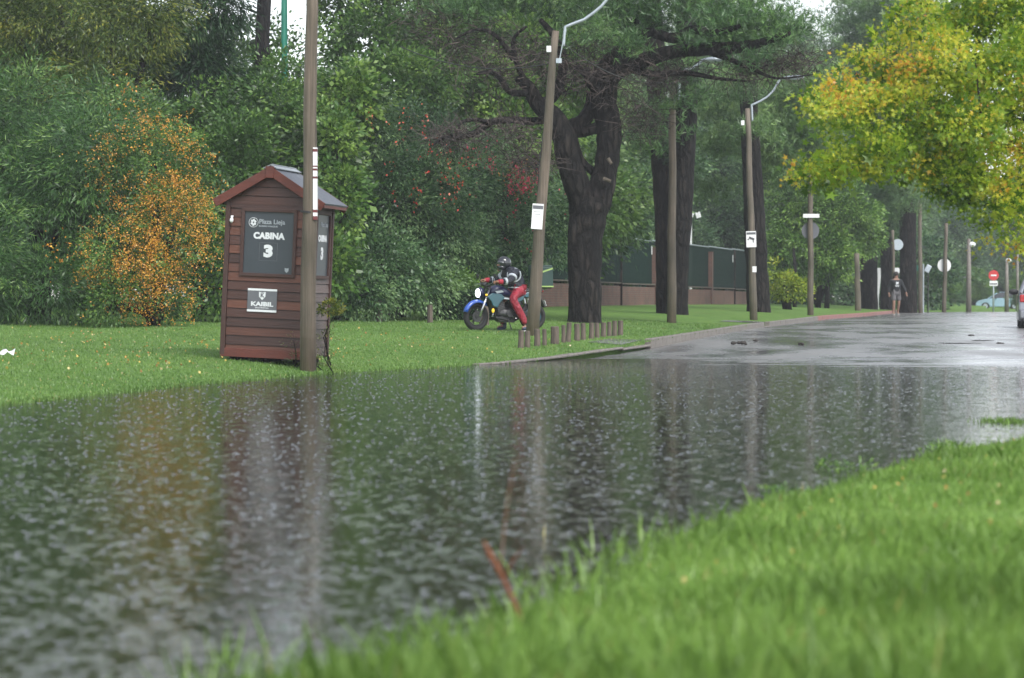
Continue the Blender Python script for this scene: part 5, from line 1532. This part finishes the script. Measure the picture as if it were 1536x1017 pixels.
for (px, d, r, lb) in ((1240, 121, .13, 'dark slim trunk, rightmost of the stems under the light green tree'), (1228, 122, .11, 'thin dark leaning trunk under the light green tree'), (1192, 118, .10, 'thin dark trunk behind the yellow green bush')):
    tb = on_ground(px, d); t = thing('slim_tree', tb, lb, 'tree', 'slim trunks under the light green tree')
    obj('trunk', Bag().tube([(0, 0, -.1), (.05, 0, 1.2), (-.05 + (.35 if px == 1228 else 0), 0, 2.6)], [r, r * .8, r * .6], 9), M['bark_dark'], t, smooth=True)
plant('lime_bush', 1182, 104, [(1180, 430, 104, 26, 20), (1168, 408, 104, 14, 14), (1200, 432, 104, 16, 14), (1163, 440, 104, 12, 12)], 'leaf_bright', 'small bright yellow green bush with dark forked stems near the third pine', 'bush', 12, (.13, .07), .1, .2, 30, None, 34, tint=.0, fill=False)

# pines -----------------------------------------------------------------
def limb(t, b, pts, d, rad, bark='bark_dark', seg=10, name='limb', dy=0., seed=0):
    P3 = []
    r_ = random.Random(seed)
    base = [P(px, py, d + dy * i / max(1, len(pts) - 1)) - b for i, (px, py) in enumerate(pts)]
    rr = []
    k = len(base)
    for i in range(k - 1):
        p0, p1, p2, p3 = base[max(i - 1, 0)], base[i], base[i + 1], base[min(i + 2, k - 1)]
        for j in range(4):
            u = j / 4
            P3.append(.5 * ((2 * p1) + (p2 - p0) * u + (2 * p0 - 5 * p1 + 4 * p2 - p3) * u * u + (3 * p1 - p0 - 3 * p2 + p3) * u ** 3))
            rr.append((rad[i] * (1 - u) + rad[i + 1] * u) * r_.uniform(.94, 1.07))
    P3.append(base[-1]); rr.append(rad[-1])
    return obj(name, Bag().tube(P3, rr, seg), M[bark], t, smooth=True)

D = 66.0
b = on_ground(876, D)
t = thing('big_pine', b, 'big twisted dark pine with forked trunk and bare branches behind the log bollards', 'pine tree')
tr = limb(t, b, [(876, 500), (877, 470), (878, 420), (879, 370), (884, 322), (888, 296)], D, [.50, .415, .40, .40, .44, .46], seg=18, name='trunk', seed=1)
limb(t, b, [(876, 318), (866, 280), (852, 240), (846, 205), (828, 175), (806, 155), (792, 130), (775, 118)], D, [.36, .33, .30, .31, .26, .22, .16, .08], dy=-1.0, seed=2)
limb(t, b, [(895, 310), (905, 270), (912, 230), (913, 190), (905, 150), (908, 115), (925, 85), (950, 60)], D, [.36, .33, .31, .32, .34, .36, .22, .14], dy=.3, seed=3)
limb(t, b, [(846, 215), (855, 195), (872, 185), (885, 165), (890, 140)], D, [.26, .23, .20, .18, .16], dy=.3, seed=4)
limb(t, b, [(850, 192), (868, 198), (888, 194), (906, 190)], D, [.18, .15, .15, .18], dy=.2, seed=17)
limb(t, b, [(878, 500), (872, 400), (870, 330), (876, 285)], D - .05, [.40, .355, .30, .20], dy=0, seed=18)
limb(t, b, [(905, 135), (890, 128), (880, 112), (862, 100)], D, [.22, .16, .12, .05], dy=-.6, seed=19)
limb(t, b, [(858, 205), (870, 240), (890, 258), (905, 275)], D, [.13, .11, .10, .10], dy=.3, seed=5)
limb(t, b, [(806, 158), (825, 150), (838, 130), (845, 95), (835, 60), (810, 30)], D, [.16, .14, .13, .12, .09, .06], dy=-1, seed=6)
limb(t, b, [(830, 178), (800, 182), (765, 180), (735, 184), (712, 200), (690, 206), (668, 205), (650, 218)], D, [.11, .10, .09, .09, .08, .06, .045, .02], dy=-2.5, seed=7)
limb(t, b, [(735, 184), (715, 180), (692, 184), (688, 205)], D - 1.2, [.06, .05, .04, .02], dy=-.6, seed=8)
limb(t, b, [(790, 140), (765, 138), (750, 118), (735, 108), (715, 112)], D - 1, [.10, .08, .06, .05, .03], dy=-.8, seed=9)
limb(t, b, [(792, 130), (775, 95), (770, 60), (790, 40)], D - 1, [.08, .07, .05, .03], dy=-.5, seed=10)
limb(t, b, [(770, 90), (745, 55), (715, 45), (680, 60)], D - 1.2, [.06, .05, .04, .02], dy=-.5, seed=11)
limb(t, b, [(908, 120), (940, 100), (975, 88), (1010, 78), (1060, 74), (1105, 72), (1150, 62), (1185, 50)], D, [.24, .20, .18, .17, .17, .15, .10, .05], dy=-2, seed=12)
limb(t, b, [(940, 62), (975, 50), (1010, 58), (1040, 45), (1070, 50), (1110, 40)], D - .3, [.15, .14, .13, .12, .10, .05], dy=-1.5, seed=13)
limb(t, b, [(945, 104), (985, 112), (1030, 110), (1075, 118), (1120, 122)], D - .3, [.10, .08, .07, .05, .02], dy=-1, seed=14)
limb(t, b, [(1060, 78), (1100, 92), (1130, 105), (1165, 118), (1220, 112)], D - 1, [.08, .06, .05, .03, .015], dy=-1, seed=15)
limb(t, b, [(950, 60), (945, 20), (900, -20), (880, -60)], D, [.16, .15, .12, .08], dy=0, seed=16)
for (x0, y0, x1, y1) in ((905, 268, 916, 272), (912, 238, 917, 246)):
    obj('pruned_scar', Bag().tube([P(x0, y0, D - .45) - b, P(x1, y1, D - .50) - b], [.05, .04], 8), M['bark_pale'], t)
rng = np.random.default_rng(41)
dead = [blob_px(740, 105, D - 1, 90, 42, 1.0), blob_px(700, 62, D - 1, 70, 45, 1.0), blob_px(790, 85, D - 1, 60, 40, 1.0), blob_px(930, 125, D - .5, 75, 38, 1.2), blob_px(1000, 108, D - .5, 65, 26, 1.0),
        blob_px(860, 110, D - .5, 45, 35, 1.0), blob_px(680, 205, D - 2, 45, 18, .5), blob_px(760, 200, D - 1.5, 60, 34, .8), blob_px(800, 240, D - 1, 45, 22, .8), blob_px(960, 180, D, 45, 35, .8),
        blob_px(1120, 105, D - 1, 70, 22, .8), blob_px(1190, 95, D - 1, 60, 18, .8), blob_px(650, 30, D, 50, 40, .8), blob_px(900, 80, D, 60, 30, .8)]
foliage('dead_twigs', twig_cloud(dead, 250, rng, .62, .020), M['dead_twig'], t, b)
fol = [blob_px(1000, 18, D, 90, 26, 1.6), blob_px(1100, 25, D - 1, 90, 32, 1.6), blob_px(1180, 45, D - 1.5, 55, 30, 1.2), blob_px(900, 5, D, 70, 28, 1.4), blob_px(1060, -30, D, 140, 34, 2.0), blob_px(960, -60, D, 140, 34, 2.0),
       blob_px(1140, 88, D - 1.5, 42, 16, .8), blob_px(760, -10, D, 90, 30, 1.4), blob_px(690, 10, D - 1, 70, 26, 1.0), blob_px(1040, 62, D - 1, 40, 14, .8), blob_px(840, -60, D, 120, 40, 1.6), blob_px(1000, 160, D + 2, 35, 20, .7), blob_px(960, 65, D - 1, 36, 14, .8), blob_px(700, 40, D, 40, 18, .8), blob_px(860, 60, D - 1, 34, 16, .7), blob_px(1030, 120, D + 1, 40, 14, .7), blob_px(760, 60, D + 1, 36, 16, .7), blob_px(920, 45, D - 1, 40, 18, .8)]
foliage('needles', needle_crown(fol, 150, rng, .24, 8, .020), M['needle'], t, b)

def straight_pine(px, d, pts, rad, label, blobs, seed, bark='bark_dark', dens=110, mt='needle', grp=None):
    b = on_ground(px, d)
    t = thing('pine', b, label, 'pine tree', grp)
    limb(t, b, pts, d, rad, bark=bark, seg=16, name='trunk', seed=seed)
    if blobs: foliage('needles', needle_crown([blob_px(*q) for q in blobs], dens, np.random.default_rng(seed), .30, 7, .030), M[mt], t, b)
    return t, b
PG = 'straight pines on the lawn behind the posts'
straight_pine(997, 81, [(999, 485), (998, 468), (998, 400), (996, 330), (993, 250), (988, 180), (984, 110), (978, 0), (972, -80)], [.34, .29, .28, .28, .31, .31, .30, .27, .22], 'left and slimmer trunk of the paired pines behind the straight post',
              [(985, 220, 81, 40, 22, 1.2), (960, 200, 82, 30, 18, 1), (960, -60, 82, 120, 40, 2.6), (1000, 205, 79.5, 34, 20, .8), (985, 175, 79.5, 30, 16, .8), (1040, 150, 79, 34, 18, .8), (1010, 100, 79, 50, 24, 1)], 51, 'bark_red', grp=PG)
straight_pine(1015, 80, [(1016, 485), (1015, 470), (1017, 400), (1022, 330), (1026, 250), (1028, 180), (1029, 110), (1030, 0), (1033, -80)], [.44, .34, .31, .32, .33, .34, .33, .28, .24], 'right and thicker trunk of the paired pines behind the straight post',
              [(1100, -60, 82, 140, 44, 2.6), (1060, -20, 83, 70, 22, 1.6)], 52, grp=PG)
straight_pine(1136, 92, [(1138, 480), (1138, 465), (1136, 420), (1133, 360), (1130, 290), (1126, 220), (1122, 130), (1120, 30), (1118, -60)], [.46, .40, .385, .37, .36, .33, .29, .26, .2], 'third pine with dark trunk directly behind the post with camera notice',
              [(1110, 185, 94, 40, 26, 1.4), (1090, 215, 96, 50, 30, 1.6), (1170, 200, 96, 60, 36, 2), (1200, 165, 97, 60, 34, 2), (1130, 140, 96, 60, 32, 2), (1170, 255, 96, 50, 26, 1.6), (1085, 165, 97, 44, 26, 1.4), (1070, 280, 99, 36, 24, 1.4), (1125, 195, 90, 36, 22, .9), (1145, 130, 90, 46, 24, 1.0), (1210, 120, 95, 60, 30, 1.6), (1230, 210, 98, 56, 36, 1.8), (1120, 60, 90, 60, 30, 1.4), (1200, 265, 99, 50, 26, 1.6)], 53, mt='needle_soft', dens=95, grp=PG)
# far trunks by the road bend
for (px, d, w, y1, lb, sd) in ((1303, 133, 13, 330, 'dark pine trunk left of the white feather flag', 54), (1331, 136, 10, 330, 'dark pine trunk between the two white flags', 55), (1362, 130, 13, 300, 'thick dark pine trunk directly behind the walking person', 56)):
    r = w / F * d
    straight_pine(px, d, [(px, 475), (px, 455), (px, 400), (px - 1, y1), (px - 1, y1 - 80), (px, 60)], [r * 1.15, r * 1.02, r, r * .9, r * .8, r * .5], lb,
                  [(px - 20, y1 - 30, d + 1, 60, 34, 2.6), (px + 10, y1 - 90, d + 2, 70, 40, 3), (px - 30, y1 - 160, d + 3, 80, 45, 3), (px, y1 - 230, d, 80, 50, 3), (px, y1 - 300, d, 70, 50, 3), (px + 6, y1 - 10, d - 3, 40, 36, 1.6), (px - 10, y1 - 60, d - 3, 50, 40, 1.8)], sd, mt='needle_soft' if px != 1303 else 'needle', dens=45, grp='far pines by the road bend')

# generic far trees ----------------------------------------------------------
def generic(seed, kind, h, w):
    rng = np.random.default_rng(seed)
    bl = []
    for i in range(9):
        f = i / 8
        a = rng.uniform(0, 6.28); rad = w * .32 * (1 - abs(f - .4)) * rng.uniform(.5, 1)
        bl.append((math.cos(a) * rad, math.sin(a) * rad, h * (.22 + .68 * f), w * .30 * (1.15 - .55 * f), w * .30 * (1.15 - .55 * f), h * .14))
    if kind == 'leaf': VT = crown(bl, 2.8, (.20, .10), rng, .35, .60, 60, (.5, 1.05), .6)
    else: VT = crown(bl, 3.0, (.26, .05), rng, .45, .50, 52, (.5, 1.08), .6, flat=.4)
    V, T = VT
    tr = Bag().tube([(0, 0, -.3), (.05, 0, h * .25), (-.05, .05, h * .55), (0, 0, h * .85)], [w * .05, w * .042, w * .028, w * .01], 9)
    return V, T, tr
GEN = []
for i, (kind, mt, h, w) in enumerate((('leaf', 'leaf_mid', 11, 8), ('leaf', 'leaf_hedge', 12, 8.5), ('pine', 'needle_soft', 14, 7.5), ('pine', 'leaf_deep', 15, 7), ('leaf', 'leaf_light', 8, 7))):
    V, T, tr = generic(60 + i, kind, h, w)
    me = np_mesh('crown', V, 4, T); me.materials.append(M[mt])
    mt_ = bpy.data.meshes.new('trunk'); mt_.from_pydata(tr.v, [], tr.f); mt_.update(); mt_.materials.append(M['bark_dark'])
    GEN.append((me, mt_))
def far_tree(i, x, y, s, sz, label, group, rz):
    z = ground_z(x, y)
    t = thing('background_tree', (x, y, z), label, 'tree', group, rot=(0, 0, rz))
    t.scale = (s, s, sz)
    for me, nm in zip(GEN[i], ('crown', 'trunk')):
        o = bpy.data.objects.new(nm, me); sc.collection.objects.link(o); o.parent = t
        if nm == 'crown': o['kind'] = 'stuff'
rk = random.Random(77)
G1 = 'trees of the wood behind the thicket'; L1 = 'dark green tree of the wood standing behind the thicket on the left'
for k, px in enumerate(range(-290, 120, 58)):
    d = 78 + (k % 3) * 7; x = X(px, d)
    far_tree((3, 1, 0, 1)[k % 4], x, d, rk.uniform(.9, 1.1), rk.uniform(.9, 1.1), L1, G1, rk.uniform(0, 6))
for k, px in enumerate((690, 720, 760, 800, 850, 890, 700, 790, 840)):
    d = 98 + (k % 3) * 9; x = X(px, d)
    far_tree((1, 0, 3, 0, 2)[k % 5], x, d, rk.uniform(.9, 1.1), rk.uniform(.95, 1.15), 'tall green tree of the wood behind the thicket and the big pine', 'trees behind the big pine', rk.uniform(0, 6))
for k, (px, d, i) in enumerate(((330, 88, 1), (380, 96, 0), (440, 104, 1), (490, 96, 0))):
    far_tree(i, X(px, d), d, .95, .62, ('low green tree far behind the cabin roof, left of the green mast', 'low tree far behind, just left of the bare dark trunk', 'low tree far behind, right of the green mast foot', 'low tree far behind the thick upright post')[k], 'lower trees under the open sky', rk.uniform(0, 6))
for k, (px, d, i, sz) in enumerate(((900, 155, 0, 1.2), (960, 170, 4, 1.7), (1010, 160, 0, 1.2), (1060, 175, 2, 1.35), (1110, 165, 4, 1.7), (1150, 178, 2, 1.4), (1190, 168, 3, 1.2), (1240, 180, 2, 1.4), (1270, 165, 1, 1.2), (925, 185, 2, 1.5), (1090, 195, 3, 1.5), (1030, 190, 2, 1.6))):
    far_tree(i, X(px, d), d, rk.uniform(1.0, 1.25), sz, 'green tree of the wood beyond the fence and the straight pines', 'trees beyond the fence', rk.uniform(0, 6))
for k, (px, d, i, s, sz) in enumerate(((1290, 210, 2, 1.2, 1.5), (1330, 225, 3, 1.3, 1.5), (1370, 215, 2, 1.2, 1.3), (1405, 235, 1, 1.2, 1.1), (1440, 250, 3, 1.25, .95), (1475, 270, 1, 1.3, .85), (1510, 280, 2, 1.3, .9), (1545, 275, 3, 1.3, .95), (1590, 270, 1, 1.3, 1.0), (1640, 265, 2, 1.3, 1.0),
                                 (1350, 260, 1, 1.4, 1.5), (1420, 290, 2, 1.4, 1.2), (1310, 250, 3, 1.4, 1.6), (1500, 310, 0, 1.5, .9), (1700, 260, 1, 1.4, 1.0), (1770, 250, 3, 1.4, 1.1))):
    far_tree(i, X(px, d), d, s, sz, 'hazy blue green tree of the far wood beyond the road end', 'far wood beyond the road end', rk.uniform(0, 6))
for (px, d, s, i, lb) in ((1398, 172, .42, 0, 'rounded low green bush beyond the road end, right of the walking person'), (1425, 178, .36, 1, 'darker low bush beyond the round white sign'), (1355, 176, .4, 1, 'low dark bush left of the green street plate'), (1460, 230, .55, 4, 'pale low tree behind the concrete lamp column'), (1535, 200, .45, 4, 'yellowish low tree behind the silver car')):
    far_tree(i, X(px, d), d, s, s * .72, lb, None, 1.0)
# far hedge closing the view at ground level
rng = np.random.default_rng(90)
t = thing('far_hedge', (30, 255, 0), 'long dark hedge closing the view beyond the road end', 'hedge')
bl = [(x, 300 + rng.uniform(-6, 6), 2.2, 5.5, 3, 3.6 + rng.uniform(-.5, .9)) for x in np.arange(-30, 130, 7)]
foliage('foliage', crown(bl, .6, (.5, .28), rng, .2, .8, 22), M['leaf_hedge'], t, (30, 255, 0))
t = thing('inner_hedge', (10, 150, 0), 'dark undergrowth behind the brick wall and pines', 'hedge')
bl = [(x, 152 + rng.uniform(-4, 4), 2.2, 3.2, 2, 2.6 + rng.uniform(-.3, .6)) for x in np.arange(-2, 22.5, 3.4)]
foliage('foliage', crown(bl, 2.0, (.3, .16), rng, .2, .6, 24), M['leaf_deep'], t, (10, 150, 0))
t = thing('undergrowth', (-8, 76, 0), 'dark undergrowth at the foot of the wood behind the thicket', 'undergrowth')
bl = [(x, 77 + rng.uniform(-1.5, 1.5), 1.6, 2.0, 1.2, 1.9 + rng.uniform(-.2, .4)) for x in np.arange(-24, -1.5, 2.2)]
foliage('foliage', crown(bl, 4.0, (.2, .1), rng, .2, .4, 26), M['leaf_deep'], t, (-8, 76, 0))

# autumn tree on the right ---------------------------------------------------------
D = 33.0
b = Vector((8.4, 34, ground_z(8.4, 34)))
t = thing('autumn_tree', b, 'yellow and green autumn tree overhanging the road from the right edge', 'tree')
limb(t, b, [(1790, 480), (1785, 420), (1775, 330), (1760, 220), (1750, 60)], 34, [.24, .20, .18, .15, .08], 'bark_pale', name='trunk')
limb(t, b, [(1778, 340), (1700, 250), (1600, 200), (1520, 180), (1440, 150), (1400, 110)], 34, [.10, .07, .05, .04, .028, .012], 'bark_dark', dy=-.6)
limb(t, b, [(1700, 260), (1600, 240), (1480, 215), (1400, 200), (1320, 195), (1240, 160)], 34, [.06, .045, .032, .022, .015, .008], 'bark_dark', dy=-1)
limb(t, b, [(1650, 250), (1560, 290), (1480, 310), (1400, 290)], 34, [.04, .03, .018, .008], 'bark_dark', dy=-1)
limb(t, b, [(1470, 170), (1466, 130), (1462, 90)], 32.5, [.018, .014, .006], 'bark_dark')
def bp(px, py, rx_, ry_, d=None, dy=.8): return blob_px(px, py, d or D, rx_, ry_, dy)
A_ = [bp(1375, 30, 34, 34, 33), bp(1340, 85, 62, 34, 33), bp(1300, 130, 46, 28, 32.6), bp(1250, 160, 34, 20, 32.2), bp(1400, 130, 70, 50, 33.2), bp(1340, 180, 66, 44, 32.6), bp(1275, 215, 46, 34, 32.3), bp(1320, 238, 52, 26, 32.4),
      bp(1400, 220, 70, 52, 33), bp(1465, 150, 66, 60, 33.5), bp(1480, 60, 62, 60, 34), bp(1530, 30, 70, 60, 34), bp(1540, 130, 60, 60, 34), bp(1460, 240, 66, 46, 33.2), bp(1520, 240, 60, 62, 33.4), bp(1430, 270, 44, 24, 32.6),
      bp(1485, 305, 40, 28, 32.8), bp(1530, 335, 40, 40, 33), bp(1600, 200, 90, 110, 34), bp(1600, 60, 90, 90, 34.5), bp(1600, 350, 60, 50, 33.5), bp(1440, 20, 40, 40, 34), bp(1260, 250, 40, 16, 32.3), bp(1218, 258, 22, 10, 32.2), bp(1490, -10, 60, 40, 33.5), bp(1560, 80, 60, 60, 33), bp(1450, 190, 50, 40, 32.4), bp(1500, 110, 50, 40, 32.6), bp(1410, 80, 44, 36, 32.6)]
rng = np.random.default_rng(91)
V, T = crown(A_, 9, (.078, 0), rng, .35, .20, 50, (.35, 1.12), .7, 'star', -.02)
# autumn colour turns at the outer tips and in some boughs
c = V.mean(axis=1)
def near(px, py, r, d=33):
    q = P(px, py, d); return np.exp(-(((c[:, 0] - q.x) ** 2 + (c[:, 2] - q.z) ** 2) / (r / F * d) ** 2))
T = T * .62 + .25 + .10 * near(1330, 110, 90) + .14 * near(1375, 10, 34) + .14 * near(1290, 110, 28) + .24 * near(1240, 155, 26) + .08 * near(1340, 60, 70) + .26 * near(1510, 270, 46) + .24 * near(1530, 215, 34) + .10 * near(1460, 100, 50) + .08 * near(1330, 120, 50)
T = T - .16 * near(1400, 300, 90) - .12 * near(1500, 50, 60) - .1 * near(1330, 230, 60)
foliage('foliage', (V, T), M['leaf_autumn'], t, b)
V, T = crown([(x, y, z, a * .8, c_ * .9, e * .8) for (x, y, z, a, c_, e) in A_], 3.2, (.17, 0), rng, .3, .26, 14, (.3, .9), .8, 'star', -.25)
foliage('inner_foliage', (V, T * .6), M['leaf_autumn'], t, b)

# ------------------------------------------------------------ shrubs and weeds at the cabin and post
plant('weed_shrub', 493, 41.3, [(494, 462, 40.6, 17, 11, .15), (505, 464, 40.6, 9, 6, .12)], 'leaf_yellowgreen', 'small yellowish weed bush sprouting just right of the thick post', 'weed', 150, (.05, .022), .1, .05, 16, None, 95, fill=False, tint=.05)
plant('dry_weed', 487, 40.2, [(488, 515, 40.2, 16, 24, .2), (478, 540, 40.1, 16, 16, .2)], 'leaf_olive', 'thin dry weed standing at the foot of the thick post', 'weed', 60, (.045, .014), .0, .07, 9, None, 96, fill=False)
plant('twiggy_weed', 438, 40.3, [(440, 510, 40.2, 14, 12, .2), (448, 535, 40.2, 16, 14, .2)], 'leaf_olive', 'sparse twiggy weed in front of the cabin, left of the thick post', 'weed', 40, (.04, .012), .0, .07, 8, None, 97, fill=False)

# ------------------------------------------------------------ grass
def blades(x, y, z, h, w, rng, lean=.35, seg=2):
    n = len(x); p = np.stack([x, y, z], axis=1)
    a = rng.uniform(0, 6.283, n); side = np.stack([np.cos(a), np.sin(a), np.zeros(n)], axis=1)
    ln = rng.normal(size=(n, 3)) * lean; ln[:, 2] = 1; up = unit(ln)
    bend = np.stack([-np.sin(a), np.cos(a), np.zeros(n)], axis=1) * (rng.uniform(-.5, .5, n) * h)[:, None]
    H = h[:, None]; W = w[:, None] * .5
    return np.stack([p - side * W, p + side * W, p + up * H * .55 + side * W * .7 + bend * .3, p + up * H + bend * 1.0 + np.array([0, 0, -.0]), p + up * H * .55 - side * W * .7 + bend * .3], axis=1)
rng = np.random.default_rng(101)
# near bank
n = 132000
y = 5.0 + (rng.random(n) ** 1.5) * 20; vmax = .2 * y + .6 - rx(y)
v = rng.random(n) * np.maximum(vmax, .1) - .05
x = rx(y) + v; z = right_z(np.maximum(v, 0), y)
h = (.030 + .050 * rng.random(n) ** 1.5) * (1 + .5 * np.sin(x * 2.1 + y * 1.3) * np.sin(y * 1.1 - x)) + .10 * np.clip((10.5 - y) / 4, 0, 1) * rng.random(n) ** 2
h *= np.where(rng.random(n) < .05, 1.7, 1)
w = .0045 + .0045 * rng.random(n)
patch = .5 + .12 * np.sin(x * 1.7 + 2 * np.sin(y * .9)) + .10 * np.sin(y * 2.3 + x * 3.1)
T = patch + rng.normal(0, .16, n); T = np.where(T > .9, .9, T); T = np.where(rng.random(n) < .012, 1.0, T)
o = foliage('grass', (blades(x, y, z - .01, h, w, rng), T), M['grass_blade'], None); tag(o, 'fresh bright green grass on the near bank in the foreground', 'grass')
# taller straggling blades at the water's edge in front of the camera
n = 1900
y = 5.6 + rng.random(n) ** 1.3 * 7; v = rng.normal(.0, .16, n); x = rx(y) + v
x[:500] = rng.uniform(-.95, .2, 500); y[:500] = rng.uniform(6.0, 8.2, 500); v[:500] = x[:500] - rx(y[:500])
z = np.where(v > 0, right_z(np.maximum(v, 0), y), -.02)
h = .06 + .16 * rng.random(n) ** 2.5; w = .004 + .006 * rng.random(n)
o = foliage('edge_grass', (blades(x, y, z, h, w, rng, .5), rng.normal(.5, .18, n)), M['grass_blade'], None); tag(o, 'taller loose grass blades leaning over the water at the near bank edge', 'grass')
# left lawn, verge and far lawn: short turf
n = 210000
f = rng.random(n); y = 26 + f ** 1.2 * 44
u = -rng.random(n) ** 1.3 * 17; x = kx(y) + u
keep = (x > -.205 * y); x, y, u = x[keep], y[keep], u[keep]
n = len(x); z = left_z(u, y)
h = .022 + .03 * rng.random(n); w = .012 + .010 * rng.random(n)
T = .42 + .16 * np.sin(x * .9 + np.sin(y * .5)) * np.sin(y * .7) + rng.normal(0, .16, n); T = np.where(T > .9, .9, T); T = np.where(rng.random(n) < .012, 1, T)
o = foliage('grass', (blades(x, y, z - .005, h, w, rng)[:, [0, 1, 3]], T), M['lawn_blade'], None); tag(o, 'mown lawn turf between the water and the thicket', 'grass')
# fallen leaves
def scatter_leaves(n, fx, size, label, seed):
    rng = np.random.default_rng(seed); pts = fx(n, rng)
    pts[:, 2] += .035
    d = rng.normal(size=(len(pts), 3)); d[:, 2] *= .35
    o = foliage('fallen_leaves', star_leaves(pts, d, size, rng, rng.uniform(0, 1, len(pts))), M['fallen_leaf'], None); tag(o, label, 'fallen leaves')
def fa(n, rng):
    y = rng.uniform(29, 58, n); u = -np.abs(rng.normal(0, 6, n)); x = kx(y) + u
    k = rng.integers(0, 9, n); cx_ = np.array([-6.2, -5.0, -7.5, -4.2, -6.9, -3.3, -8, -5.6, -2])[k]; cy_ = np.array([40, 38, 46, 42.5, 36, 44, 50, 47, 50])[k]
    m = rng.random(n) < .55; x[m] = cx_[m] + rng.normal(0, .5, m.sum()); y[m] = cy_[m] + rng.normal(0, 1.2, m.sum())
    u = x - kx(y); x = x[u < -.3]; y = y[u < -.3]; u = u[u < -.3]
    return np.stack([x, y, left_z(u, y)], axis=1)
scatter_leaves(560, fa, .055, 'yellow and brown fallen leaves scattered over the left lawn', 5)
def fb(n, rng):
    y = 6 + rng.random(n) * 14; v = rng.random(n) ** .8 * np.maximum(.2 * y + .4 - rx(y), .2); x = rx(y) + v
    return np.stack([x, y, right_z(v, y) + .01], axis=1)
scatter_leaves(150, fb, .030, 'orange brown leaves lying in the grass of the near bank', 6)
# leafy weeds along the near bank's edge
rng = np.random.default_rng(110)
for i, (px, d, r, lb) in enumerate(((1262, 17.2, .13, 'leafy weed clump jutting into the water on the near bank'), (1180, 14.8, .10, 'low leafy weed on the near bank edge left of the jutting clump'), (1430, 19.5, .14, 'flat leafy weed patch on the bank at the right'))):
    bb = on_ground(px, d); bb.z = max(bb.z, 0.0)
    t = thing('leafy_weed', bb, lb, 'weed')
    bl = [(bb.x + rng.uniform(-r, r), bb.y + rng.uniform(-r, r), bb.z + .015, r * .7, r * .7, .03) for _ in range(4)]
    foliage('foliage', crown(bl, 130, (.032, .015), rng, -.4, .04, 9, (.2, 1.1), 1.0, tint_bias=.15), M['leaf_light'], t, bb)
# mud islet with tufts at the right
bb = Vector((X(1508, 24), 24, 0)); t = thing('grass_tuft', bb, 'small dark grass tuft standing in the water at the right edge', 'grass tuft')
k = 350; x = rng.normal(0, .11, k); y = rng.normal(0, .25, k)
foliage('blades', (blades(x, y, np.full(k, -.01), .03 + .05 * rng.random(k), np.full(k, .010), rng, .6), rng.normal(.25, .15, k)), M['grass_blade'], t)

# small splash peaks thrown up where raindrops strike the flood
rng = np.random.default_rng(120)
n = 13000
y = np.sqrt(rng.random(n) * (47. ** 2 - 5.5 ** 2) + 5.5 ** 2); x = rng.uniform(-.215, .215, n) * y
keep = (x > kx(y) + .1) & (x < rx(y) - .05); x, y = x[keep], y[keep]; n = len(x)
r = rng.uniform(.006, .020, n); hh = np.minimum(r * rng.uniform(.10, .28, n), .0030); K = 7
ring_ = np.stack([np.stack([x + r * math.cos(2 * math.pi * k / K), y + r * math.sin(2 * math.pi * k / K), np.full(n, .0005)], axis=1) for k in range(K)], axis=1)
mid_ = np.stack([np.stack([x + r * .45 * math.cos(2 * math.pi * k / K), y + r * .45 * math.sin(2 * math.pi * k / K), hh], axis=1) for k in range(K)], axis=1)
V = np.concatenate([ring_, mid_], axis=1).reshape(-1, 3)
me = bpy.data.meshes.new('rain_splashes')
quads = []
for k in range(K):
    k2 = (k + 1) % K; quads.append((k, k2, K + k2, K + k))
Q = np.array(quads)[None] + (np.arange(n) * 2 * K)[:, None, None]
Q = Q.reshape(-1)
me.vertices.add(len(V)); me.vertices.foreach_set('co', V.astype(np.float32).ravel())
me.loops.add(len(Q)); me.loops.foreach_set('vertex_index', Q.astype(np.int32))
me.polygons.add(n * K); me.polygons.foreach_set('loop_start', np.arange(0, len(Q), 4, dtype=np.int32))
me.update(calc_edges=True)
m, t_, b_, o_ = nodes_of('splash_water')
b_.inputs['Base Color'].default_value = (.10, .11, .12, 1); b_.inputs['Roughness'].default_value = .08; b_.inputs['IOR'].default_value = 1.5
o = link('rain_splashes', me, m, None, True); o['kind'] = 'stuff'; tag(o, 'tiny raindrop splashes pitting the flood water', 'splashes')

# ------------------------------------------------------------ rain haze
hz, ht_, hb_, ho_ = nodes_of('rain_air')
ht_.nodes.remove(hb_)
pv = ht_.nodes.new('ShaderNodeVolumePrincipled')
pv.inputs['Color'].default_value = (.93, .96, 1.0, 1)
pv.inputs['Density'].default_value = .0006
pv.inputs['Anisotropy'].default_value = .2
ht_.links.new(pv.outputs[0], ho_.inputs['Volume'])
HAZE = Bag().box((20, 160, 13), (330, 420, 32))
o = obj('haze', HAZE, hz); o['kind'] = 'stuff'; tag(o, 'thin grey rainy air fading the far trees', 'haze')
